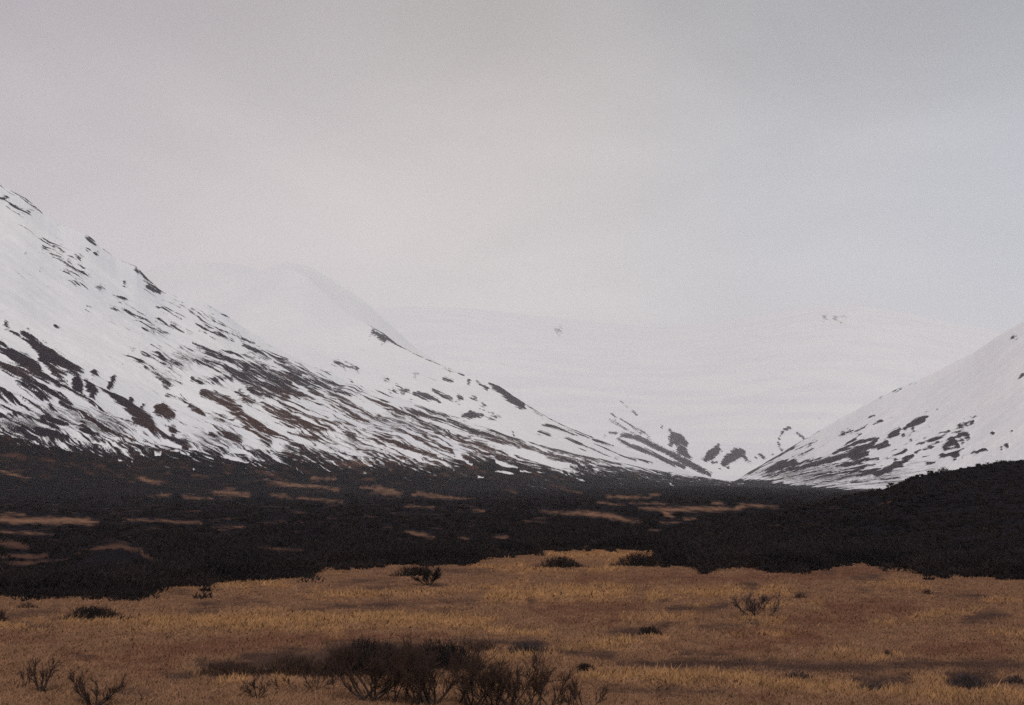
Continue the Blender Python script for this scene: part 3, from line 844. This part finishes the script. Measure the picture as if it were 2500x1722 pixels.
# ------------------------------------------------------------------ haze
hz = bpy.data.meshes.new("haze")
X0, X1, Y0, Y1, Z0, Z1 = -20000, 20000, -11900, 34000, -4.0, 2850.0
hz.from_pydata([(x, y, z) for z in (Z0, Z1) for y in (Y0, Y1) for x in (X0, X1)], [],
               [(0, 2, 3, 1), (4, 5, 7, 6), (0, 1, 5, 4), (2, 6, 7, 3), (0, 4, 6, 2), (1, 3, 7, 5)])
haze = bpy.data.objects.new("haze", hz)
S.collection.objects.link(haze)
mh = bpy.data.materials.new("haze")
mh.use_nodes = True
mh.node_tree.nodes.clear()
vo = mh.node_tree.nodes.new("ShaderNodeOutputMaterial")
pv = mh.node_tree.nodes.new("ShaderNodeVolumePrincipled")
pv.inputs["Color"].default_value = (0.97, 0.97, 0.98, 1)
pv.inputs["Density"].default_value = 0.000055
pv.inputs["Anisotropy"].default_value = 0.2
mh.node_tree.links.new(pv.outputs[0], vo.inputs["Volume"])
hz.materials.append(mh)
P(haze, kind="stuff", label="thin cold haze filling the valley")


# ------------------------------------------------------------------ grass of the meadow
def put(px, py):
    """ground point under a photo pixel"""
    t, e = pix_to_te(px, py)
    Y = CAM_H / -e
    for _ in range(6):
        Y = (CAM_H - ground_z(t * Y, Y)) / -e
    return float(t * Y), float(Y)


NT = 108000
gp_x = RNG.uniform(-400, 2900, NT * 2)
uu = RNG.random(NT * 2)
gp_y = 1335 + (1800 - 1335) * uu ** 0.9
ok = gp_y > edge_y(gp_x) - 1.5
gp_x, gp_y = gp_x[ok][:NT], gp_y[ok][:NT]
tt, ee = pix_to_te(gp_x, gp_y)
YY = CAM_H / -ee
for _ in range(5):
    YY = (CAM_H - ground_z(tt * YY, YY)) / -ee
bx, by = tt * YY, YY
bz = ground_z(bx, by)
tg, tr, tk = meadow_tone(gp_x, gp_y)
NBL = 6
n = len(bx)
cx = np.repeat(bx, NBL) + RNG.normal(0, 0.07, n * NBL) * np.repeat(YY / 60, NBL)
cy = np.repeat(by, NBL) + RNG.normal(0, 0.12, n * NBL)
cz = ground_z(cx, cy) - 0.02
dist = np.repeat(YY, NBL)
patch = 1 + 0.45 * np.repeat(fbm(bx / 2.2, by / 4.0, 3, 401), NBL)
hgt = RNG.gamma(5, 0.017, n * NBL) * patch * (1 - 0.45 * np.repeat(tk, NBL)) * (0.7 + 0.8 * np.repeat(tg, NBL))
hgt = np.clip(hgt, 0.04, 0.40)
wid = (0.010 + 0.00042 * dist) * RNG.uniform(0.7, 1.4, n * NBL)
ang = RNG.uniform(0, np.pi, n * NBL)
lx = RNG.normal(0.15, 0.55, n * NBL) * hgt; ly = RNG.normal(0, 0.5, n * NBL) * hgt
ca, sa = np.cos(ang) * wid, np.sin(ang) * wid * 0.7
v = np.empty((n * NBL, 3, 3))
v[:, 0] = np.stack([cx - ca, cy - sa, cz], -1)
v[:, 1] = np.stack([cx + ca, cy + sa, cz], -1)
v[:, 2] = np.stack([cx + lx, cy + ly, cz + hgt], -1)
me = bpy.data.meshes.new("grass")
raw_mesh(me, v, np.arange(n * NBL * 3).reshape(-1, 3), 3)
base = np.array([0.268, 0.146, 0.086]); gold = np.array([0.420, 0.228, 0.102]); red = np.array([0.200, 0.097, 0.060]); grey = np.array([0.072, 0.046, 0.040])
rg, rr, rk = (np.repeat(a, NBL)[:, None] for a in (tg, tr, tk))
colr = base + (red - base) * rr
colr = colr + (gold - colr) * rg * RNG.uniform(0.6, 1.0, (n * NBL, 1))
colr = colr + (grey - colr) * rk * RNG.uniform(0.7, 1.0, (n * NBL, 1))
colr *= RNG.uniform(0.86, 1.14, (n * NBL, 1)) * (1 + 0.30 * np.repeat(fbm(bx / 0.9, by / 1.6, 3, 411), NBL))[:, None]
rgba = np.ones((n * NBL, 3, 4), np.float32)
rgba[:, :, :3] = colr[:, None, :]
at = me.color_attributes.new("blade", "FLOAT_COLOR", "POINT")
at.data.foreach_set("color", rgba.ravel())
me.materials.append(M_GRASS)
grass = bpy.data.objects.new("grass", me)
S.collection.objects.link(grass)
P(grass, kind="stuff", label="dry golden brown grass covering the meadow")

# ------------------------------------------------------------------ dark scrub beyond the meadow
sx, sy = [], []
ns = 8000
q = RNG.random(ns)
pxs = RNG.uniform(-150, 2650, ns)
ey = edge_y(pxs)
pys = ey - 3 - (ey - 1206) * q ** 1.6
nf_ = 2600
pxf = RNG.uniform(-150, 2650, nf_)
pxs = np.concatenate([pxs, pxf]); pys = np.concatenate([pys, edge_y(pxf) - RNG.uniform(1.5, 14, nf_)])
nk_ = 900
pxk = RNG.uniform(-150, 2650, nk_)
rag = 3 + np.clip(fbm(pxk / 30, pxk * 0, 4, 511) + 0.15, 0, 1.2) * 16
pxs = np.concatenate([pxs, pxk]); pys = np.concatenate([pys, edge_y(pxk) + rag * RNG.exponential(0.42, nk_)])
tt, ee = pix_to_te(pxs, pys)
YY = CAM_H / -ee
for _ in range(5):
    YY = (CAM_H - ground_z(tt * YY, YY)) / -ee
XX = tt * YY
ZZ = ground_z(XX, YY)
fringe = pys > edge_y(pxs)
hs = RNG.gamma(6, 0.12, len(XX)) * np.where(fringe, 0.42, 1.0) * (1 + 0.6 * fbm(XX / 9, YY / 16, 3, 501))
hs = np.clip(hs, 0.2, 1.35)
# keep shrubs low where a strip of grass shows behind them
good = np.ones(len(XX), bool)
for fr_ in (0.0, 0.25, 0.5, 0.75, 1.0):
    p2, y2 = te_to_pix(tt, (ZZ + hs * fr_ - CAM_H) / YY)
    m1, m2 = moor_tan(p2, y2)
    hit = (m1 > -0.6) | (m2 > 0.0)
    if fr_ == 0.0:
        good &= ~hit
    else:
        hs = np.where(hit, np.minimum(hs, np.maximum(hs * (fr_ - 0.25), 0.12)), hs)
# stay off the hill, it carries its own heath
XX, YY, ZZ, hs = XX[good], YY[good], ZZ[good], hs[good]
# heath on the hill
hv = np.empty(len(hill.data.vertices) * 3, np.float32)
hill.data.vertices.foreach_get("co", hv)
hv = hv.reshape(-1, 3)
hv = hv[(hv[:, 0] / hv[:, 1] > 0.15) & (hv[:, 0] / hv[:, 1] < 0.42)]
sel = hv[RNG.integers(0, len(hv), 4200)]
XX = np.concatenate([XX, sel[:, 0] + RNG.normal(0, 0.6, len(sel))]); YY = np.concatenate([YY, sel[:, 1] + RNG.normal(0, 0.6, len(sel))])
ZZ = np.concatenate([ZZ, sel[:, 2] - 0.08]); hs = np.concatenate([hs, RNG.gamma(3, 0.065, len(sel))])
NTW = 48
n = len(XX)
rad = np.repeat(hs * RNG.uniform(0.7, 1.5, n), NTW)
a = RNG.uniform(0, 2 * np.pi, n * NTW)
r0 = np.sqrt(RNG.random(n * NTW)) * rad
hh = np.repeat(hs, NTW)
px0 = np.repeat(XX, NTW) + np.cos(a) * r0
py0 = np.repeat(YY, NTW) + np.sin(a) * r0
dome = np.sqrt(np.clip(1 - (r0 / (rad * 1.08)) ** 2, 0, 1))
top = hh * dome * RNG.uniform(0.55, 1.12, n * NTW)
zc = np.repeat(ZZ, NTW) + top * RNG.uniform(0.0, 1.0, n * NTW) ** 0.6
w = (0.014 + 0.00036 * np.repeat(YY, NTW)) * RNG.uniform(0.7, 1.6, n * NTW)
ln = RNG.uniform(0.08, 0.22, n * NTW) + 0.0006 * np.repeat(YY, NTW)
b_ = RNG.uniform(0, np.pi, n * NTW)
v = np.empty((n * NTW, 3, 3))
ca, sa = np.cos(b_) * w, np.sin(b_) * w
dz = RNG.normal(0, 0.4, n * NTW) * w
v[:, 0] = np.stack([px0 - ca, py0 - sa, zc - ln * 0.4 - dz], -1)
v[:, 1] = np.stack([px0 + ca, py0 + sa, zc - ln * 0.4 + dz], -1)
v[:, 2] = np.stack([px0 + np.cos(a) * 0.4 * ln + RNG.normal(0, 0.6, n * NTW) * ln, py0 + np.sin(a) * 0.4 * ln, zc + ln * 0.6], -1)
me = bpy.data.meshes.new("scrub")
raw_mesh(me, v, np.arange(n * NTW * 3).reshape(-1, 3), 3)
me.materials.append(M_SCRUB)
scrub = bpy.data.objects.new("scrub", me)
S.collection.objects.link(scrub)
P(scrub, kind="stuff", label="dense dark leafless scrub covering the moor beyond the meadow")


# ------------------------------------------------------------------ shrubs, one by one
class Tubes:
    def __init__(self):
        self.v, self.f, self.n = [], [], 0

    def add(self, pts, radii, sides=3):
        pts = np.asarray(pts, float)
        d = np.gradient(pts, axis=0)
        d /= np.linalg.norm(d, axis=1, keepdims=True) + 1e-9
        ref = np.array([0.31, 0.77, 0.2])
        u = np.cross(d, ref); u /= np.linalg.norm(u, axis=1, keepdims=True) + 1e-9
        w = np.cross(d, u)
        k = len(pts)
        an = np.arange(sides) * 2 * np.pi / sides
        ring = pts[:, None] + np.asarray(radii)[:, None, None] * (np.cos(an)[None, :, None] * u[:, None] + np.sin(an)[None, :, None] * w[:, None])
        self.v.append(ring.reshape(-1, 3))
        for i in range(k - 1):
            for s in range(sides):
                s2 = (s + 1) % sides
                a, b = self.n + i * sides + s, self.n + i * sides + s2
                self.f.append((a, b, b + sides, a + sides))
        self.n += k * sides

    def build(self, name, mat, parent):
        me = bpy.data.meshes.new(name)
        raw_mesh(me, np.concatenate(self.v), np.array(self.f), 4)
        me.materials.append(mat)
        ob = bpy.data.objects.new(name, me)
        S.collection.objects.link(ob)
        ob.parent = parent
        return ob


def bend(rg, start, d, length, k, lift, wob):
    pts = [np.array(start)]
    d = np.array(d, float); d /= np.linalg.norm(d)
    for _ in range(k):
        d = d + np.array([rg.normal(0, wob), rg.normal(0, wob), rg.normal(lift, wob * 0.6)])
        d /= np.linalg.norm(d)
        pts.append(pts[-1] + d * length / k)
    return np.array(pts)


def shrub(name, label, px, py, h_px, w_px, stems=6, lean=0.6, base_spread=0.15, branches=6, twigs=7, thick=0.03, bark=None, twig=None, group=None,
          seed=0, at=None, droop=0.05, shape="vase", skew=0.0, tw=1.0, fill=1.0):
    rg = np.random.default_rng(1000 + seed)
    if at is None:
        x, y = put(px, py)
        z = float(ground_z(x, y))
    else:
        x, y, z = at
    H = h_px * y / F * (0.86 if shape == "vase" else 1.0); W = w_px * y / F * (1.3 if shape == "vase" else 1.0)
    root = bpy.data.objects.new(name, None)
    root.empty_display_size = 0.3
    root.location = (x, y, z - 0.03)
    S.collection.objects.link(root)
    P(root, label=label, category="shrub", group=group)
    bark = bark or M_BARK; twig = twig or M_TWIG
    T = Tubes()
    pix = y / 1422.0
    tr_ = max(0.0042, 0.12 * pix) * tw
    for s in range(stems):
        a = rg.uniform(0, 2 * np.pi)
        off = (s + 0.5) / stems * 2 - 1
        if shape == "mound":
            bx0 = off * W * 0.5 * base_spread + rg.normal(0, W * 0.04); by0 = rg.normal(0, W * 0.14)
            prof = math.sqrt(max(0.12, 1 - (abs(off) * base_spread) ** 2)) * (1 + skew * off)
            dirv = (off * lean + rg.normal(0, 0.35), rg.normal(0, 0.5), 0.75)
            L = H * prof * rg.uniform(0.6, 0.95)
        else:
            bx0 = rg.normal(0, W * 0.5 * base_spread * 0.5); by0 = rg.normal(0, W * 0.2 * base_spread)
            dirv = (off * lean * W / H * 0.9 + rg.normal(0, 0.12) + skew, math.sin(a) * lean * 0.6, 0.9)
            L = H * rg.uniform(0.72, 1.0) * math.sqrt(1 + (off * lean * W / H * 0.55) ** 2)
        pts = bend(rg, (bx0, by0, 0), dirv, L, 6, droop, 0.10)
        r0 = 0.72 * thick * rg.uniform(0.75, 1.15)
        st = Tubes()
        st.add(pts, np.linspace(r0, max(r0 * 0.25, tr_), 7), 5)
        for b in range(branches):
            k = rg.uniform(1.2, 5.6)
            i = int(k); p0 = pts[i] + (pts[min(i + 1, 6)] - pts[i]) * (k - i)
            dd = pts[min(i + 1, 6)] - pts[i]; dd = dd / (np.linalg.norm(dd) + 1e-9)
            bd = dd + rg.normal(0, 0.55, 3) * np.array([1, 1, 0.6]) + np.array([0, 0, 0.15])
            bl = L * rg.uniform(0.25, 0.5) * (1.1 - k / 12)
            bp = bend(rg, p0, bd, bl, 4, droop * 1.2, 0.14)
            st.add(bp, np.linspace(max(r0 * 0.35, tr_ * 1.15), tr_, 5), 3)
            for t in range(int(twigs * 1.9)):
                kk = rg.uniform(0.8, 4.0); j = min(int(kk), 3)
                q0 = bp[j] + (bp[j + 1] - bp[j]) * (kk - j)
                qd = bp[j + 1] - bp[j]; qd = qd / (np.linalg.norm(qd) + 1e-9) + rg.normal(0, 0.6, 3) + np.array([0, 0, 0.2])
                ql = L * rg.uniform(0.08, 0.26)
                qp = bend(rg, q0, qd, ql, 2, 0.06, 0.15)
                T.add(qp, (tr_, tr_ * 0.85, tr_ * 0.45), 3)
        st.build("stem", bark, root)
    if shape == "mound":
        nt = int(np.clip(h_px * w_px * 0.55 * fill, 60, 4500))
        u = np.clip(rg.normal(0, 0.5, nt), -1.15, 1.15); vv = rg.uniform(-1, 1, nt)
        lump = 1 + 0.35 * fbm(u * 3.1 + seed, vv * 2.2, 3, seed % 40)
        top = H * np.sqrt(np.clip(1 - (u * u + vv * vv), 0.02, 1)) * lump * (1 + skew * u)
        xx = u * W * 0.5; yy2 = vv * W * 0.26
        zz = top * rg.uniform(0.05, 1.0, nt) ** 0.7
        wd = max(0.010, 0.32 * pix) * rg.uniform(0.6, 1.4, nt); ln = H * rg.uniform(0.12, 0.34, nt)
        az = rg.uniform(0, np.pi, nt)
        tv = np.empty((nt, 3, 3))
        tv[:, 0] = np.stack([xx - np.cos(az) * wd, yy2 - np.sin(az) * wd, zz - ln * 0.5], -1)
        tv[:, 1] = np.stack([xx + np.cos(az) * wd, yy2 + np.sin(az) * wd, zz - ln * 0.5], -1)
        tv[:, 2] = np.stack([xx + ln * (0.35 * u + rg.normal(0, 0.45, nt)), yy2 + ln * rg.normal(0, 0.4, nt), zz + ln * 0.5], -1)
        me_ = bpy.data.meshes.new("twig_mass")
        raw_mesh(me_, tv, np.arange(nt * 3).reshape(-1, 3), 3)
        me_.materials.append(twig)
        ob_ = bpy.data.objects.new("twig_mass", me_)
        S.collection.objects.link(ob_); ob_.parent = root
        P(ob_, kind="stuff")
    elif T.n:
        P(T.build("twig_mass", twig, root), kind="stuff")
    return root


NEAR = "leafless willow shrubs in the foreground"
shrub("willow_shrub", "broad dark willow shrub, leftmost and widest spreading of the central foreground row", 900, 1712, 160, 250, 10, 0.75, 0.14, 10, 10, 0.045, group=NEAR, seed=1)
shrub("willow_shrub", "slender willow shrub with few stems in the gap of the central foreground row", 962, 1718, 165, 110, 5, 0.6, 0.2, 8, 9, 0.026, group=NEAR, seed=2)
shrub("willow_shrub", "tall thick stemmed willow shrub in the middle of the central foreground row", 1066, 1722, 165, 170, 9, 0.6, 0.5, 10, 9, 0.048, group=NEAR, seed=3)
shrub("willow_shrub", "low tangled willow shrub just right of the tallest thick stems", 1150, 1730, 130, 110, 8, 0.7, 0.5, 8, 8, 0.034, group=NEAR, seed=4)
shrub("willow_shrub", "many stemmed upright willow shrub with pale gaps, right part of the central row", 1275, 1740, 150, 190, 15, 0.62, 0.55, 8, 8, 0.028, group=NEAR, seed=5)
shrub("willow_shrub", "small rounded willow shrub closing the right end of the central foreground row", 1392, 1736, 82, 110, 9, 0.7, 0.6, 7, 8, 0.020, group=NEAR, seed=6)
shrub("willow_shrub", "fine twigged willow shrub between the tall thick stems and the many stemmed one", 1205, 1734, 140, 120, 10, 0.6, 0.5, 8, 8, 0.022, group=NEAR, seed=12)
shrub("willow_shrub", "fine twigged willow shrub between the slender one and the tall thick stems", 1012, 1724, 140, 100, 8, 0.6, 0.5, 8, 8, 0.022, group=NEAR, seed=13)
shrub("willow_shrub", "lone upright shrub with a forked trunk near the lower left corner", 98, 1690, 108, 80, 5, 0.5, 0.12, 6, 5, 0.040, group=NEAR, seed=7, skew=0.08)
shrub("willow_shrub", "thin low stems beside the forked shrub at lower left", 60, 1678, 62, 40, 4, 0.6, 0.4, 4, 4, 0.014, group=NEAR, seed=8)
shrub("willow_shrub", "umbrella shaped shrub on one leaning trunk at the bottom left", 228, 1726, 82, 120, 6, 0.95, 0.08, 8, 9, 0.036, group=NEAR, seed=9)
shrub("willow_shrub", "small fan shaped shrub standing alone left of the central row", 626, 1706, 60, 66, 6, 0.75, 0.12, 6, 6, 0.020, group=NEAR, seed=10)
shrub("willow_shrub", "wispy reddish bare shrub low at the left of the central row", 770, 1690, 62, 120, 8, 0.8, 0.6, 5, 6, 0.014, group=NEAR, seed=11)

MID = "bushes standing out on the meadow"
shrub("willow_shrub", "feathery upright grey bush standing in golden grass right of centre", 1838, 1507, 62, 96, 14, 0.6, 0.5, 6, 8, 0.022, twig=M_GREYTWIG, group=MID, seed=20, skew=0.12)
shrub("willow_shrub", "wedge shaped bush tapering down to one stem near the scrub edge", 1048, 1430, 48, 62, 9, 0.8, 0.06, 8, 10, 0.04, twig=M_DARKTWIG, group=MID, seed=21, tw=1.2)
shrub("low_bush", "flat dark bush just behind the wedge shaped one", 1012, 1407, 27, 104, 18, 0.6, 0.95, 6, 9, 0.03, twig=M_DARKTWIG, group=MID, seed=22, shape="mound", tw=1.4)
shrub("low_bush", "low purple brown bush alone in the gap of the scrub, higher at its left", 1372, 1385, 27, 108, 20, 0.4, 0.95, 6, 9, 0.025, twig=M_DARKTWIG, group=MID, seed=23, shape="mound", skew=-0.25, tw=1.3)
shrub("low_bush", "dark peaked bush touching the corner of the right hand scrub", 1566, 1381, 32, 122, 22, 0.4, 0.95, 6, 9, 0.025, twig=M_DARKTWIG, group=MID, seed=24, shape="mound", tw=1.4)
shrub("low_bush", "wide low dark bush on the grass at far left", 228, 1511, 32, 146, 24, 0.4, 0.95, 6, 9, 0.02, twig=M_DARKTWIG, group=MID, seed=25, shape="mound", tw=1.3)
shrub("low_bush", "faint small brown bush above the wide low bush at far left", 66, 1484, 15, 56, 9, 0.4, 0.95, 4, 6, 0.012, group=MID, seed=26, shape="mound")
shrub("low_bush", "small dark bush cut by the left edge of the picture", 2, 1518, 30, 34, 8, 0.4, 0.9, 5, 6, 0.014, group=MID, seed=27, shape="mound")
shrub("low_bush", "dark low bush half sunk in reddish grass right of centre", 1585, 1551, 24, 66, 12, 0.4, 0.95, 5, 7, 0.014, twig=M_DARKTWIG, group=MID, seed=28, shape="mound", tw=1.1)
shrub("low_bush", "stubby dark bush right of the central foreground row", 1428, 1640, 24, 52, 9, 0.4, 0.95, 5, 7, 0.012, twig=M_DARKTWIG, group=MID, seed=29, shape="mound")
shrub("low_bush", "small round bush standing before the right hand scrub wall", 1722, 1399, 17, 34, 9, 0.4, 0.9, 5, 7, 0.02, twig=M_DARKTWIG, group=MID, seed=30, shape="mound", tw=1.3)
shrub("low_bush", "left and lower of two tiny dark tussock bushes on the gold grass", 1350, 1458, 9, 12, 5, 0.4, 0.9, 4, 5, 0.012, twig=M_DARKTWIG, group=MID, seed=31, shape="mound", tw=1.2)
shrub("low_bush", "right and higher of two tiny dark tussock bushes on the gold grass", 1371, 1454, 12, 13, 5, 0.4, 0.9, 4, 5, 0.012, twig=M_DARKTWIG, group=MID, seed=32, shape="mound", tw=1.2)
shrub("low_bush", "small dark bush right of the feathery grey bush", 1953, 1460, 15, 30, 8, 0.4, 0.9, 4, 6, 0.014, group=MID, seed=33, shape="mound", tw=1.1)
shrub("low_bush", "small dark bush with pale grass at its right, far right meadow", 2264, 1450, 15, 24, 8, 0.4, 0.9, 4, 6, 0.014, group=MID, seed=34, shape="mound", tw=1.1)
shrub("low_bush", "tiny roundish bush in the middle of the right meadow", 2166, 1602, 18, 26, 8, 0.4, 0.9, 4, 5, 0.010, group=MID, seed=35, shape="mound")

HEATH = "low heath bushes in the dark patches of the near meadow"
shrub("heath_bush", "large dark heath bush near the bottom right corner", 2364, 1680, 34, 110, 20, 0.5, 0.95, 5, 7, 0.012, twig=M_GREYTWIG, group=HEATH, seed=40, shape="mound", fill=0.6)
shrub("heath_bush", "drooping patch of dark heath low in the right foreground", 2132, 1690, 26, 110, 18, 0.5, 0.95, 5, 7, 0.012, twig=M_GREYTWIG, group=HEATH, seed=41, shape="mound", fill=0.6)
shrub("heath_bush", "dark heath bush left of the drooping patch in the right foreground", 1946, 1657, 20, 84, 14, 0.5, 0.95, 5, 7, 0.012, twig=M_GREYTWIG, group=HEATH, seed=42, shape="mound", fill=0.6)
shrub("heath_bush", "heath bush cut by the right edge of the picture near its bottom", 2480, 1668, 22, 70, 12, 0.5, 0.95, 5, 7, 0.012, twig=M_GREYTWIG, group=HEATH, seed=43, shape="mound", fill=0.6)
shrub("heath_bush", "wide grey brown heath bush behind the small fan shaped shrub", 560, 1648, 36, 170, 26, 0.5, 0.95, 6, 7, 0.014, twig=M_TWIG, group=HEATH, seed=44, shape="mound", fill=0.6)
shrub("heath_bush", "dark heath bush between the fan shaped shrub and the central row", 720, 1645, 46, 190, 30, 0.5, 0.95, 6, 8, 0.014, twig=M_TWIG, group=HEATH, seed=45, shape="mound", fill=0.6)
shrub("heath_bush", "tall dark heath bush rising behind the left part of the central row", 905, 1642, 78, 250, 34, 0.5, 0.95, 7, 8, 0.016, twig=M_DARKTWIG, group=HEATH, seed=46, shape="mound", fill=0.6)
shrub("heath_bush", "dark heath bush behind the middle of the central row", 1070, 1632, 66, 210, 26, 0.5, 0.95, 6, 8, 0.014, twig=M_DARKTWIG, group=HEATH, seed=47, shape="mound", fill=0.6)
shrub("heath_bush", "grey heath bush behind the right part of the central row", 1290, 1592, 30, 120, 18, 0.5, 0.95, 5, 7, 0.014, twig=M_GREYTWIG, group=HEATH, seed=48, shape="mound", fill=0.6)
shrub("heath_bush", "thin grey heath bush behind the tangled willow", 1165, 1590, 30, 120, 16, 0.5, 0.95, 5, 6, 0.012, twig=M_TWIG, group=HEATH, seed=49, shape="mound", fill=0.6)

SKY = "bushes on the skyline of the dark hill"


def on_hill(px):
    hy, hz_ = hill_top(px)
    return (float((px - 1250) / F * hy), float(hy) - 0.5, float(hz_) - 0.1)


shrub("low_bush", "wide humped bush on the skyline of the dark hill, leftmost and biggest there", 2297, 1152, 14, 34, 12, 0.5, 0.9, 5, 8, 0.04, twig=M_DARKTWIG, group=SKY, seed=50, at=on_hill(2297), shape="mound", tw=1.1)
shrub("low_bush", "small spiky bush on the skyline of the dark hill, middle of three", 2406, 1135, 10, 12, 6, 0.8, 0.4, 4, 5, 0.03, twig=M_DARKTWIG, group=SKY, seed=51, at=on_hill(2406))
shrub("low_bush", "small spiky bush on the skyline of the dark hill, nearest the picture edge", 2458, 1128, 10, 16, 7, 0.8, 0.4, 4, 5, 0.03, twig=M_DARKTWIG, group=SKY, seed=52, at=on_hill(2458))
